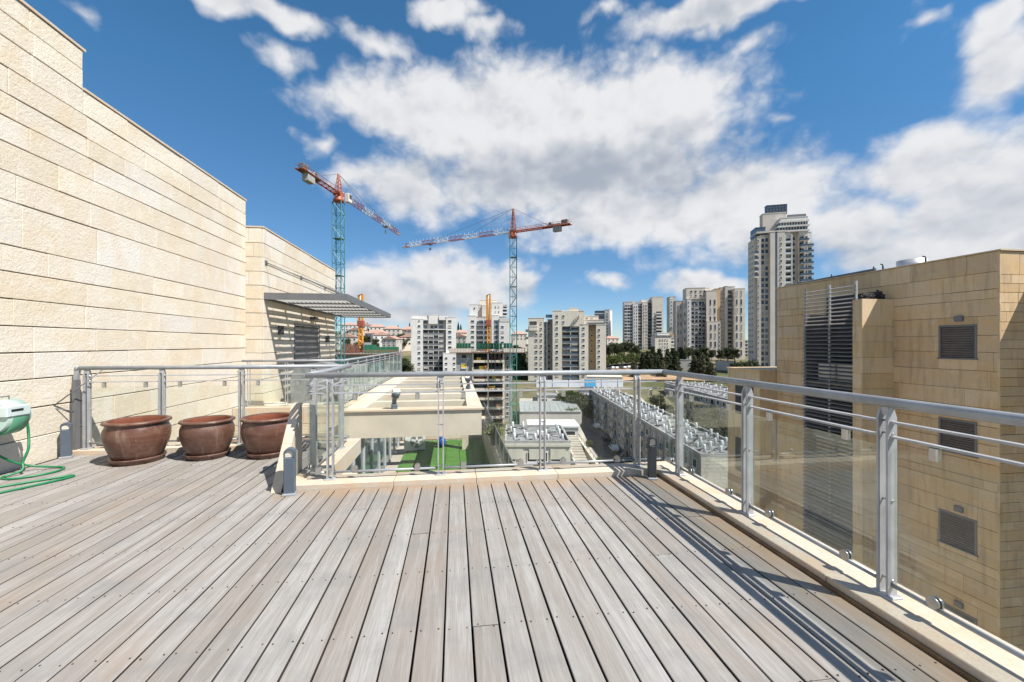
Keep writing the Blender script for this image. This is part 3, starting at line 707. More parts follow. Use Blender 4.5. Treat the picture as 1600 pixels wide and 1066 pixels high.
# terrace beyond (same level), its railings and slab
ter = struct(MB().box(-5.2, -2.55, 10.55, 21.8, -0.42, -0.10).build('terrace_floor', M['concrete_lt']))
kerb('stone_kerb', 'pale kerb stones along the front of the far terrace', -5.19, -2.60, 10.44, 10.76, 'x', 0.8, -0.42, -0.02)
kerb('stone_kerb', 'pale kerb stones along the long side of the far terrace', -2.86, -2.53, 10.765, 21.8, 'y', 1.1, -0.42, -0.02)
railing('railing', 'railing across the front of the far terrace below the canopy', (-5.05, 10.6), (-2.72, 10.6), -0.02, [0.15, 1.0, 2.05], hr=0.025, fine=False)
railing('railing', 'long railing of pale green glass running away beside the far terrace', (-2.72, 10.6), (-2.72, 21.7), -0.02,
        [0.35 + 1.13*i for i in range(10)] + [11.0], hr=0.028, glassmat='glass3', fine=False, gz=(0.1, 0.88))
# covered grill behind the far railing
gb = MB(); gb.prism([(-0.62, 0.0), (0.62, 0.0), (0.66, 0.62), (0.50, 0.98), (0.18, 1.08), (-0.25, 1.05), (-0.55, 0.92), (-0.66, 0.6)], 'y', -0.35, 0.35)
tag(gb.build('covered_grill', plain('grey_tarpaulin', (0.20,0.21,0.215), 0.55, var=0.35, nsc=5, bump=0.8, bsc=7), None, (-3.75, 12.1, -0.10)),
    'lumpy grey covered grill standing on the far terrace by the shutter', 'grill cover')

# ---- lower terrace with pergola
LZ = -3.3
low = struct(MB().box(-7.0, 1.62, 4.73, 21.8, -4.0, LZ - 0.03).build('lower_terrace_floor', M['paving']))
lawn = thing('turf_lawn', 'bright green artificial turf laid in strips on the lower terrace', 'lawn')
x = -2.2
for i in range(6):
    w = 0.60; MB().box(x + 0.012, x + w - 0.012, 10.5, 20.6, LZ - 0.029, LZ + 0.02).build('turf_strip', M['turf'], lawn); x += w
pg = thing('pergola', 'pale concrete pergola of square beams over the lower terrace', 'pergola', (0, 0, 0))
px0, px1 = -2.52, 0.60
MB().box(px0, px1, 9.35, 9.65, -0.58, -0.002).build('front_beam', M['concrete_lt'], pg)
MB().box(px0, px1, 18.6, 18.9, -0.58, -0.002).build('back_beam', M['concrete_lt'], pg)
MB().box(px1 - 0.28, px1, 9.651, 18.599, -0.58, -0.003).build('side_beam', M['concrete_lt'], pg)
MB().box(px0, px0 + 0.45, 9.651, 18.599, -0.58, -0.004).build('side_beam', M['concrete_lt'], pg)
for i in range(1, 6):
    yy = 9.5 + 1.52*i; MB().box(px0 + 0.451, px1 - 0.281, yy - 0.12, yy + 0.12, -0.50, -0.006).build('cross_beam', M['concrete_lt'], pg)
MB().box(px0 - 0.05, px1 + 0.03, 9.31, 9.70, 0.0, 0.035).build('coping', M['coping'], pg)
MB().box(px1 - 0.32, px1 + 0.03, 9.701, 18.9, 0.0, 0.034).build('coping', M['coping'], pg)
MB().box(px1 - 0.28, px1 + 0.0, 18.62, 18.88, LZ - 0.02, -0.581).build('pillar', M['concrete_lt'], pg)
# wall of the storey below with white framed glass doors
lw = thing('lower_facade', 'storey below the far terrace with tall white framed glass doors', 'facade')
MB().box(-5.2, -2.66, 9.3, 21.8, LZ - 0.03, -0.43).build('wall_core', M['mortar_pale'], lw)
for i in range(9):
    y0 = 9.9 + 1.22*i
    MB().box(-2.655, -2.63, y0 + 0.02, y0 + 1.20, LZ + 0.05, -0.62).build('door_pane', M['bluglass'], lw)
    MB().box(-2.655, -2.585, y0 - 0.035, y0 + 0.035, LZ, -0.60).build('door_post', M['alu'], lw)
MB().box(-2.655, -2.60, 9.88, 20.9, -0.60, -0.50).build('door_head', M['alu'], lw)
stp = thing('stone_pier', 'pale rough stone pier below the corner of the long railing', 'pier', (-3.3, 8.2, LZ))
MB().cbox(0, 1.2, 0, 0.9, -0.02, 2.0, 0.02).build('pier_block', M['coping'], stp)
MB().cbox(-0.04, 1.24, -0.04, 0.94, 2.002, 2.07, 0.01).build('cap_stone', M['coping'], stp)
# far and right parapets of the lower terrace
par = thing('parapet', 'pale stone parapet with glass along the right of the lower terrace', 'parapet')
MB().box(1.36, 1.62, 5.0, 21.8, LZ - 0.02, -2.42).build('parapet_wall', M['coping'], par)
for i in range(14):
    y0 = 5.0 + 1.2*i; MB().cbox(1.33, 1.65, y0 + 0.003, y0 + 1.197, -2.418, -2.35, 0.008).build('coping_stone', M['coping'], par)
for i in range(13):
    y0 = 5.3 + 1.2*i; MB().box(1.475, 1.487, y0 + 0.04, y0 + 1.16, -2.33, -1.62).build('glass_pane', M['glass2'], par)
    MB().box(1.455, 1.505, y0 - 0.02, y0 + 0.02, -2.349, -1.60).build('post', M['shutter'], par)
MB().tube([(1.48, 5.1, -1.58), (1.48, 21.5, -1.58)], 0.024, 8).build('handrail', M['shutter'], par)
bw = thing('stone_wall', 'low stone wall closing the far end of the green turf', 'wall', (-2.6, 20.85, LZ))
MB().box(0, 3.95, 0.05, 0.35, -0.02, 1.0).build('wall_core', M['mortar_pale'], bw)
lay_stones(bw, 0, 3.95, [0, 0.33, 0.66, 1.0], [], 0.5, 0.9, M['coping'], wr, 0.01, 0.006, 0.05, off=(0, 0.05, 0))
# air conditioner, blue vase, potted plant on the lower terrace
ac = thing('air_conditioner', 'white air conditioner unit with round fan on the lower terrace', 'air conditioner', tuple(CW(-4.35, 18.3, LZ + 0.02)), R(10))
MB().cbox(-0.45, 0.45, -0.17, 0.17, 0.06, 0.82, 0.02).build('body', M['white'], ac)
MB().tube([(0.08, -0.185, 0.45), (0.08, -0.171, 0.45)], 0.29, 24).build('fan_grille', M['shutter'], ac)
for a in range(5):
    q = a*2*math.pi/5; MB().box(-0.05, 0.05, -0.195, -0.187, 0.05, 0.26, 0, Matrix.Translation((0.08, 0, 0.45)) @ Matrix.Rotation(q, 4, 'Y')).build('fan_blade', M['white'], ac)
MB().box(-0.40, -0.30, -0.15, 0.15, 0.0, 0.06).box(0.30, 0.40, -0.15, 0.15, 0.0, 0.06).build('foot', M['black'], ac)
vs = thing('blue_vase', 'round cobalt blue vase standing on the bright green turf', 'vase', tuple(CW(-3.25, 18.9, LZ + 0.02)))
MB().lathe([(0.001,0.0),(0.10,0.0),(0.17,0.10),(0.20,0.24),(0.16,0.38),(0.09,0.44),(0.11,0.48),(0.09,0.48),(0.075,0.44),(0.001,0.30)], 20).build('vase_body', M['blue'], vs)
def leaf_plant(name, label, loc, n, size, leaf, pot=True, seed=1):
    r = random.Random(seed); t = thing(name, label, 'plant', loc)
    z0 = 0.0
    if pot:
        MB().lathe([(0.001,0),(0.11,0),(0.15,0.24),(0.17,0.25),(0.17,0.28),(0.13,0.28),(0.12,0.22),(0.001,0.22)], 16).build('pot', M['shutter'], t); z0 = 0.24
    m = MB(); st = MB()
    for i in range(n):
        a = r.uniform(0, 6.28); e = r.uniform(0.3, 1.4); L = size * r.uniform(0.5, 1)
        d = Vector((math.cos(a)*math.cos(e), math.sin(a)*math.cos(e), math.sin(e))); tip = d*L + Vector((0,0,z0))
        st.tube([(0,0,z0-0.02), tip*0.6 + Vector((0,0,z0*0.4))], 0.006, 3, 0, False)
        for k in range(5):
            p = Vector((0,0,z0)).lerp(tip, 0.45 + 0.14*k); q = Vector((r.uniform(-1,1), r.uniform(-1,1), r.uniform(-.4,.8))).normalized()*size*0.22
            s = q.cross(Vector((r.uniform(-1,1), r.uniform(-1,1), r.uniform(-1,1)))).normalized()*size*0.07
            m.add([p, p+q*0.5+s, p+q, p+q*0.5-s], [(0,1,2,3)])
    st.build('stems', M['trunk'], t); m.build('foliage', leaf, t); return t
leaf_plant('potted_plant', 'leafy green plant in a pot on the lower parapet corner', (1.49, 15.5, -2.349), 40, 0.7, M['leaf_b'], True, 4)
# lamps standing on the pergola beams
def bollard_meshes(h, w, d, mat):
    b = MB(); b.cbox(-w/2, w/2, -d/2, d/2, 0.02, h*0.80, 0.006)
    base = MB().cbox(-w*0.62, w*0.62, -d*0.75, d*0.75, 0.0, 0.02, 0.006)
    z0, z1 = h*0.80, h
    prof = [(-w/2, z0), (-w/2, z1 - w*0.42)] + [(-w/2*math.cos(a), z1 - w*0.42 + w*0.42*math.sin(a)) for a in [math.pi*i/8 for i in range(1, 8)]] + [(w/2, z1 - w*0.42), (w/2, z0)]
    inner = [(x*0.76, z0 + 0.004 + (z - z0)*0.83) for x, z in prof]
    hood = MB(); n = len(prof)
    for ya, yb in ((-d/2, d/2),):
        vs = [(x, ya, z) for x, z in prof] + [(x, ya, z) for x, z in inner] + [(x, yb, z) for x, z in prof]
        fs = [(i, i+1, n+i+1, n+i) for i in range(n-1)] + [(i+1, i, 2*n+i, 2*n+i+1) for i in range(n-1)] + [tuple(range(3*n-1, 2*n-1, -1))]
        hood.add(vs, fs)
        vs2 = [(x, ya, z) for x, z in inner] + [(x, ya + 0.018, z) for x, z in inner]
        hood.add(vs2, [(i, i+1, n+i+1, n+i) for i in range(n-1)])
    lens = MB().add([(x*0.99, -d/2 + 0.018, z) for x, z in inner], [tuple(range(len(inner)))])
    return [('column', b.mesh('column', mat), []), ('base_plate', base.mesh('base_plate', M['rail']), []),
            ('lamp_head', hood.mesh('lamp_head', mat), [('lens', lens.mesh('lens', M['lens']))])]
BM = bollard_meshes(0.46, 0.098, 0.085, M['bollard'])
BD = bollard_meshes(0.46, 0.085, 0.085, M['bollard_dk'])
gl = 'bollard lights along the deck edge'
clone(BM, 'bollard_light', 'slate grey bollard light in front of the slanted stone wing wall', 'bollard light', (-1.63, 4.345, 0.002), R(8), gl)
clone(BM, 'bollard_light', 'slate grey bollard light against the tall wall, left of the pots', 'bollard light', (-5.07, 6.15, 0.002), R(26), gl)
clone(BD, 'bollard_light', 'dark grey bollard light in the right hand deck corner', 'bollard light', (2.17, 4.30, 0.002), R(-14), gl)
def beam_lamp(loc, rz, label):
    t = thing('beam_lamp', label, 'lamp', loc, rz, 'grey lamps on the pergola beams')
    MB().cbox(-0.06, 0.06, -0.06, 0.06, 0, 0.10, 0.01).build('foot', M['bollard'], t)
    h = MB().tube([(0.0, 0.03, 0.09), (0, 0, 0.2), (0.01, -0.04, 0.30)], 0.05, 10).tube([(0.01, -0.02, 0.27), (0.03, -0.10, 0.40)], [0.085, 0.10], 14)
    o = h.build('lamp_head', M['bollard'], t)
    MB().tube([(0.031, -0.104, 0.406), (0.032, -0.108, 0.412)], 0.085, 14).build('lens', M['lens'], o)
beam_lamp((-1.35, 9.48, 0.036), R(20), 'grey lamp on the front pergola beam, nearest of the three')
beam_lamp((-0.55, 14.08, 0.0), R(20), 'grey lamp on a middle cross beam of the pergola')
beam_lamp((0.42, 13.3, 0.036), R(-30), 'grey lamp on the right side beam of the pergola')

# ---- three big brown pots on saucers
def pot_meshes(seed, Rm, H):
    r = random.Random(seed)
    prof = [(0.001, 0.0), (Rm*0.66, 0.0), (Rm*0.70, 0.02), (Rm*0.80, H*0.18), (Rm*0.92, H*0.40), (Rm*0.985, H*0.60), (Rm*0.975, H*0.76), (Rm*0.90, H*0.875), (Rm*0.885, H*0.90),
            (Rm*0.95, H*0.915), (Rm*1.0, H*0.935), (Rm*1.005, H*0.965), (Rm*0.98, H*0.99), (Rm*0.93, H), (Rm*0.87, H*0.995), (Rm*0.84, H*0.97)]
    ins = [(Rm*0.84, H*0.97), (Rm*0.835, H*0.90), (Rm*0.90, H*0.75), (Rm*0.90, H*0.55), (Rm*0.80, H*0.35), (Rm*0.001, H*0.34)]
    a = MB().lathe(prof, 48); b = MB().lathe(ins, 48)
    s = Rm*0.80
    sa = MB().lathe([(0.001, 0.0), (s*0.92, 0.0), (s*1.02, 0.045), (s*1.06, 0.062), (s*1.05, 0.072), (s*1.01, 0.068), (s*0.95, 0.034), (0.001, 0.030)], 48)
    return a.mesh('pot_body', M['clay']), b.mesh('pot_inside', M['clay_in']), sa.mesh('saucer', M['clay'])
pots = [(-4.02, 5.85, 0.340, 0.50, 'largest brown glazed clay pot, nearest the tall wall'),
        (-3.25, 5.94, 0.305, 0.47, 'brown glazed clay pot standing between the two other pots'),
        (-2.49, 5.92, 0.325, 0.49, 'brown glazed clay pot half shaded by the slanted stone wall')]
for i, (x, y, Rm, H, lab) in enumerate(pots):
    a, b, c = pot_meshes(i, Rm, H)
    t = thing('clay_pot', lab, 'pot', (x, y, 0.035), R(40*i), 'brown pots in a row'); p = link('pot_body', a, t); link('inner_wall', b, p)
    s_ = link('saucer', c, None, (x, y, 0.002)); tag(s_, ['saucer under the largest brown pot nearest the wall', 'saucer under the middle brown pot', 'saucer under the half shaded brown pot'][i], 'saucer', 'clay saucers')

# ---- hose reel on the wall
hr_ = thing('hose_reel', 'pale green wall mounted hose reel at the left edge', 'hose reel', (XW + 0.0, 5.36, 0.68), 0); hr_.scale = (0.86, 0.9, 0.86)
MB().cbox(0.002, 0.05, -0.16, 0.16, -0.25, 0.12, 0.012).build('wall_plate', M['reel_green'], hr_)
body = MB().tube([(0.25, -0.22, 0.02), (0.25, 0.05, 0.02)], 0.205, 32)
body.build('drum_case', M['reel_body'], hr_)
MB().tube([(0.25, -0.16, -0.02), (0.25, 0.03, -0.02)], 0.207, 32).box(0.03, 0.30, -0.20, 0.0, -0.22, -0.08).build('case_lower', M['reel_green'], hr_)
MB().tube([(0.25, 0.051, 0.02), (0.25, 0.075, 0.02), (0.25, 0.095, 0.02)], [0.208, 0.19, 0.14], 32).build('end_cover', M['reel_pale'], hr_)
MB().tube([(0.25, 0.096, 0.02), (0.25, 0.112, 0.02)], [0.07, 0.055], 20).build('hub', M['reel_body'], hr_)
MB().cbox(0.30, 0.47, -0.25, 0.03, 0.03, 0.155, 0.01).build('front_plate', M['reel_pale'], hr_)
MB().box(0.4705, 0.473, -0.20, -0.06, 0.085, 0.115).build('slot', M['black'], hr_)
MB().tube([(0.25, -0.16, 0.20), (0.25, -0.16, 0.265), (0.25, 0.0, 0.265), (0.25, 0.0, 0.20)], 0.010, 8).build('handle', M['steel'], hr_)
MB().tube([(0.25, 0.10, -0.02), (0.25, 0.16, -0.03)], 0.014, 8).build('water_inlet', M['blue'], hr_)
MB().tube([(0.25, 0.155, -0.03), (0.25, 0.21, -0.045)], 0.020, 8).tube([(0.25, 0.20, -0.03), (0.25, 0.215, -0.10)], 0.024, 8).build('hose_coupling', M['reel_green'], hr_)
def smooth(pts, k=6):
    P = [Vector(p) for p in pts]; out = []
    for i in range(len(P)-1):
        a, b, c, d = P[max(i-1,0)], P[i], P[i+1], P[min(i+2,len(P)-1)]
        for j in range(k):
            t = j/k; out.append(0.5*((2*b) + (c-a)*t + (2*a-5*b+4*c-d)*t*t + (3*b-a-3*c+d)*t**3))
    out.append(P[-1]); return out
def hp(px, py, z): 
    d = cdir(px, py); k = (z - EYE)/d.z; return (d.x*k, d.y*k, z)
HX = XW + 0.25
hose = MB().tube(smooth([(XW+0.215, 5.553, 0.60), (HX-0.02, 5.555, 0.46), (HX+0.03, 5.50, 0.28), (HX+0.02, 5.45, 0.14), (HX+0.05, 5.40, 0.05), (-4.98, 5.28, 0.014),
     (-4.80, 5.22, 0.013), (-4.60, 5.42, 0.013), (-4.66, 5.62, 0.013), (-4.86, 5.60, 0.035), (-5.0, 5.50, 0.10), (-5.08, 5.38, 0.22), (-5.05, 5.20, 0.38), (-4.96, 5.02, 0.50)]), 0.0125, 10)
h2 = MB().tube(smooth([(-4.93, 4.62, 0.013), (-4.72, 4.90, 0.013), (-4.42, 5.16, 0.013), (-4.29, 5.26, 0.013), (-4.245, 5.22, 0.013), (-4.29, 5.08, 0.013), (-4.46, 4.80, 0.013), (-4.64, 4.55, 0.013), (-4.9, 4.2, 0.013)]), 0.0125, 10)
ho = thing('garden_hose', 'green rubber garden hose hanging from the reel and looped on the deck', 'hose')
hose.build('hanging_loop', M['hose'], ho); h2.build('deck_loop', M['hose'], ho)

# own building below the deck
own = thing('own_building', 'limestone clad apartment block under the deck and lower terrace', 'building')
MB().box(-20, 2.60, -12, 4.70, -27, -0.165).build('upper_body', M['tw_cream'], own)
MB().box(-20, 1.60, 4.702, 21.78, -27, -4.002).build('lower_body', M['tw_cream'], own)

# ================================================================== OCHRE BUILDING ON THE RIGHT
BX, BY = 14.5, 9.1
ob = thing('ochre_building', 'ochre stone apartment building with brown shuttered windows on the right', 'building', (BX + 0.05, 0, 0))
MB().box(0.001, 9.0, 9.151, 16.8, -27, 3.95).box(1.45, 9.0, 3.0, 9.15, -27, 3.95).build('wall_core', M['mortar_pale'], ob)
br = random.Random(21)
side_w = link('side_wall', None, ob, (0, 16.8, 0), R(-90))     # local x = 16.8 - Y, -y -> -X
wins = []
for k in range(5):
    z0 = 1.08 - 2.76*k
    wins.append((16.8 - 10.50, 16.8 - 9.58, z0, z0 + 0.96))
cr = []; z = -10.4
while z < 3.6: cr.append(z); z += br.choice([0.52, 0.50, 0.55, 0.47, 0.26, 0.53])
cr = [c for c in cr] + [4.0]
if cr[-1] - cr[-2] < 0.2: cr.pop(-2)
lay_stones(side_w, 0.0, 7.70, cr, wins + [(16.8-14.3, 16.8-12.15, -10.4, 3.3)], 0.9, 1.9, M['ochre'], br, 0.009, 0.003, 0.05, 0.0)
front_w = link('front_wall', None, ob, (0, 9.15, 0), 0)
crf = []; z = -9.0
while z < 3.8: crf.append(z); z += br.choice([0.26, 0.24, 0.28])
crf[-1] = 4.0
lay_stones(front_w, -0.05, 1.5, crf, [], 0.5, 1.0, M['ochre'], br, 0.010, 0.004, 0.05)
MB().box(-0.08, 9.0, 9.06, 16.83, 4.003, 4.04).box(1.40, 9.0, 2.95, 9.059, 4.003, 4.04).build('roof_coping', M['ochre'], ob)
# shuttered windows in their openings
for k, (a, b, z0, z1) in enumerate(wins):
    w = link('window', None, side_w)
    MB().box(a, a+0.05, -0.062, -0.003, z0, z1).box(b-0.05, b, -0.062, -0.003, z0, z1).box(a+0.05, b-0.05, -0.062, -0.003, z1-0.05, z1).box(a-0.03, b+0.03, -0.08, -0.003, z0-0.04, z0).build('frame', M['shutter'], w)
    for i in range(13):
        zz = z0 + 0.01 + i*0.069
        MB().prism([(-0.012, zz), (-0.030, zz+0.016), (-0.030, zz+0.050), (-0.012, zz+0.066)], 'x', a+0.051, b-0.051).build('shutter_slat', M['shutter_br'], w)
    if k in (0, 2, 3):
        MB().cbox(a+0.42, a+0.62, -0.13, -0.052, z1+0.10, z1+0.26, 0.01).build('wall_lamp', M['shutter'], side_w)
# pillar box in front of the wall, top at 2.96
pl = link('pillar_box', None, ob)
MB().box(-1.22, -0.06, 11.82, 12.10, -27, 2.94).build('pillar_core', M['mortar_pale'], pl)
prx = []; z = -10.4
while z < 2.7: prx.append(z); z += 0.52
prx[-1] = 2.98
for z0, z1 in zip(prx[:-1], prx[1:]):
    me = MB().box(-1.27, -0.055, 11.77, 11.819, z0+0.004, z1-0.004).mesh('stone', M['ochre']); link('stone', me, pl)
    me = MB().box(-1.27, -1.2205, 11.82, 12.10, z0+0.004, z1-0.004).mesh('stone', M['ochre']); link('stone', me, pl)
# louver screen
lo = link('louver_screen', None, ob)
nl = 0; z = -9.6
while z < 3.45:
    MB().prism([(-1.27, z), (-1.15, z+0.050), (-1.147, z+0.066), (-1.267, z+0.016)], 'y', 12.12, 14.12).build('louver_slat', M['louver'], lo); z += 0.140; nl += 1
for yy in (12.11, 13.1, 14.12):
    MB().box(-1.145, -1.09, yy-0.025, yy+0.025, -9.7, 3.62).build('mullion', M['vent'] if yy < 13.5 else M['louver'], lo)
MB().box(-1.14, -0.06, 14.15, 14.19, -9.7, 2.6).build('side_panel', M['louver'], lo)
for zz in (-8.3, -5.5, -2.75, 0.0): MB().box(-1.08, -0.06, 12.12, 14.14, zz, zz+0.12).build('service_slab', M['concrete'], lo)
for (yy, zz) in ((12.7, 0.13), (13.5, -2.62), (12.8, -5.37), (13.4, 0.13), (12.6, -2.62)):
    MB().cbox(-0.9, -0.5, yy-0.4, yy+0.4, zz, zz+0.65, 0.02).build('air_conditioner', M['white'], lo)
# recess wall behind the louver
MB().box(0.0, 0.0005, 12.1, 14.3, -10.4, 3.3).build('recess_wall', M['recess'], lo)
# lower wing further back, with dark openings
lwg = link('lower_wing', None, ob)
MB().box(-0.9, 6.0, 16.81, 19.0, -27, 0.25).build('wing_wall', M['ochre'], lwg)
for k in range(4):
    z0 = -1.9 - 2.76*k
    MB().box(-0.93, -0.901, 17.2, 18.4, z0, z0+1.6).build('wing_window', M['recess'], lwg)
MB().box(-0.95, 6.0, 16.811, 19.05, 0.252, 0.31).build('wing_coping', M['ochre'], lwg)
# roof things
tag(MB().tube([(0,0,0),(0,0,0.48)], 0.42, 28).build('roof_vent', M['vent'], None, (16.2, 12.55, 4.0)), 'round pale metal vent drum on the ochre roof', 'vent')
pp = thing('roof_pipe', 'long thin pipe lying along the ochre roof edge', 'pipe', (BX + 0.25, 0, 4.08))
MB().tube([(0, 12.6, 0.05), (0, 16.6, 0.02)], 0.045, 8).build('pipe', M['bluglass'], pp)
for y in (12.65, 14.3, 15.9): MB().tube([(0, y, -0.05), (0, y, 0.16)], 0.03, 6).build('pipe_clip', M['black'], pp)
for i, y in enumerate((11.0, 12.3)):
    t = thing('roof_spigot', ['small black roof spigot beside the round vent drum', 'small black roof spigot at the end of the long pipe'][i], 'pipe', (BX+0.2, y, 4.03))
    MB().tube([(0,0,0),(0,0,0.22)], 0.025, 6).tube([(0,0,0.2),(0,0.08,0.24)], 0.02, 6).build('spigot', M['black'], t)
cb = thing('cable_tangle', 'tangle of black cables and pipe ends on top of the ochre pillar', 'cables', (BX - 0.55, 11.95, 2.985))
cr_ = random.Random(5); m = MB()
for i in range(9):
    p = [(-0.4, 0, 0.02)]
    for j in range(4): p.append((-0.4 + 0.2*j + cr_.uniform(-.05,.05), cr_.uniform(-.08,.08), cr_.uniform(0.02, 0.2)))
    m.tube(smooth(p, 3), 0.012, 5)
m.build('cable', M['black'], cb)
for i, x in enumerate((0.12, 0.22, 0.36)): MB().tube([(x,0,0),(x,0,0.32-0.07*i)], 0.035, 8).build('pipe_end', M['black'], cb)

# ================================================================== TERRAIN
def sst(a, b, x):
    t = max(0.0, min(1.0, (x-a)/(b-a))); return t*t*(3-2*t)
def ground(xc, zc):
    u = xc / max(zc, 60.0)
    z = -26.6 + 8.5*sst(105, 200, zc) + 3.0*sst(200, 300, zc)
    lf = sst(0.02, -0.12, u)                                     # hill with houses on the left
    z += lf * (14.0*sst(230, 330, zc) + 17.0*sst(320, 470, zc) )
    rt = sst(0.10, 0.28, u)                                      # wooded slope below the right towers
    z += rt * (3.0*sst(190, 270, zc) + 6.0*sst(260, 400, zc))
    z += (1-lf) * 7.0 * sst(330, 520, zc)
    z -= 25*sst(700, 2500, zc)
    z += 1.2*math.sin(xc*0.021+1.3)*math.sin(zc*0.017)*sst(150, 260, zc)
    return z
def terrain():
    zs = [-400, -150, -40, 0, 40] + [60 + 8*i for i in range(62)] + [570, 620, 700, 850, 1100, 1500, 2200, 3500, 6000, 9000]
    us = [-9000, -4000, -1800, -900, -600] + [-480 + 12*i for i in range(76)] + [450, 560, 800, 1500, 3500, 9000]
    vs = [CW(x, z, ground(x, max(z, 1)) - (0 if z < 3000 else 40)) for z in zs for x in us]
    n = len(us); fs = [(i*n+j, i*n+j+1, (i+1)*n+j+1, (i+1)*n+j) for i in range(len(zs)-1) for j in range(n-1)]
    mb = MB().add(vs, fs, 0, True); return struct(mb.build('terrain', M['terrain']))
terrain()
def G(px, zc, dz=0.0): 
    xc = (px-800)/F*zc; return CW(xc, zc, ground(xc, zc) + dz)
def strip(name, pts, w, mat, lift):
    """flat ribbon on the ground through camera-frame points (xc, zc)"""
    v = []; f = []; P = []
    for (a, b) in zip(pts[:-1], pts[1:]):
        for i in range(8): P.append((a[0]+(b[0]-a[0])*i/8, a[1]+(b[1]-a[1])*i/8))
    P.append(pts[-1])
    for i, (x, z) in enumerate(P):
        q = P[min(i+1, len(P)-1)]; p = P[max(i-1, 0)]; dx, dz = q[0]-p[0], q[1]-p[1]; l = math.hypot(dx, dz); nx, nz = dz/l, -dx/l
        for k in (-1, -0.33, 0.33, 1):
            X, Z = x + nx*k*w/2, z + nz*k*w/2; v.append(CW(X, Z, ground(X, Z) + lift))
    for i in range(len(P)-1):
        for k in range(3): f.append((i*4+k, i*4+k+1, (i+1)*4+k+1, (i+1)*4+k))
    return struct(MB().add(v, f, 0, True).build(name, mat))
strip('street', [(24, 55), (24, 110), (25, 160), (40, 200)], 7.0, M['asphalt'], 0.25)
strip('pavement', [(20.6, 55), (20.6, 110), (21, 160)], 1.6, M['paving'], 0.40)
strip('yard', [(8, 86), (9, 120), (10, 165)], 14.0, M['paving'], 0.12)
strip('earthworks', [(46, 212), (62, 219), (90, 218), (112, 208)], 16.0, M['soil'], 0.5)
strip('earthworks', [(52, 246), (76, 250)], 8.0, M['soil'], 0.7)
strip('upper_road', [(40, 268), (75, 275), (110, 268), (150, 262)], 7.0, M['asphalt'], 0.6)
strip('lane', [(46, 95), (47, 130), (49, 170)], 7.0, M['paving'], 0.3)

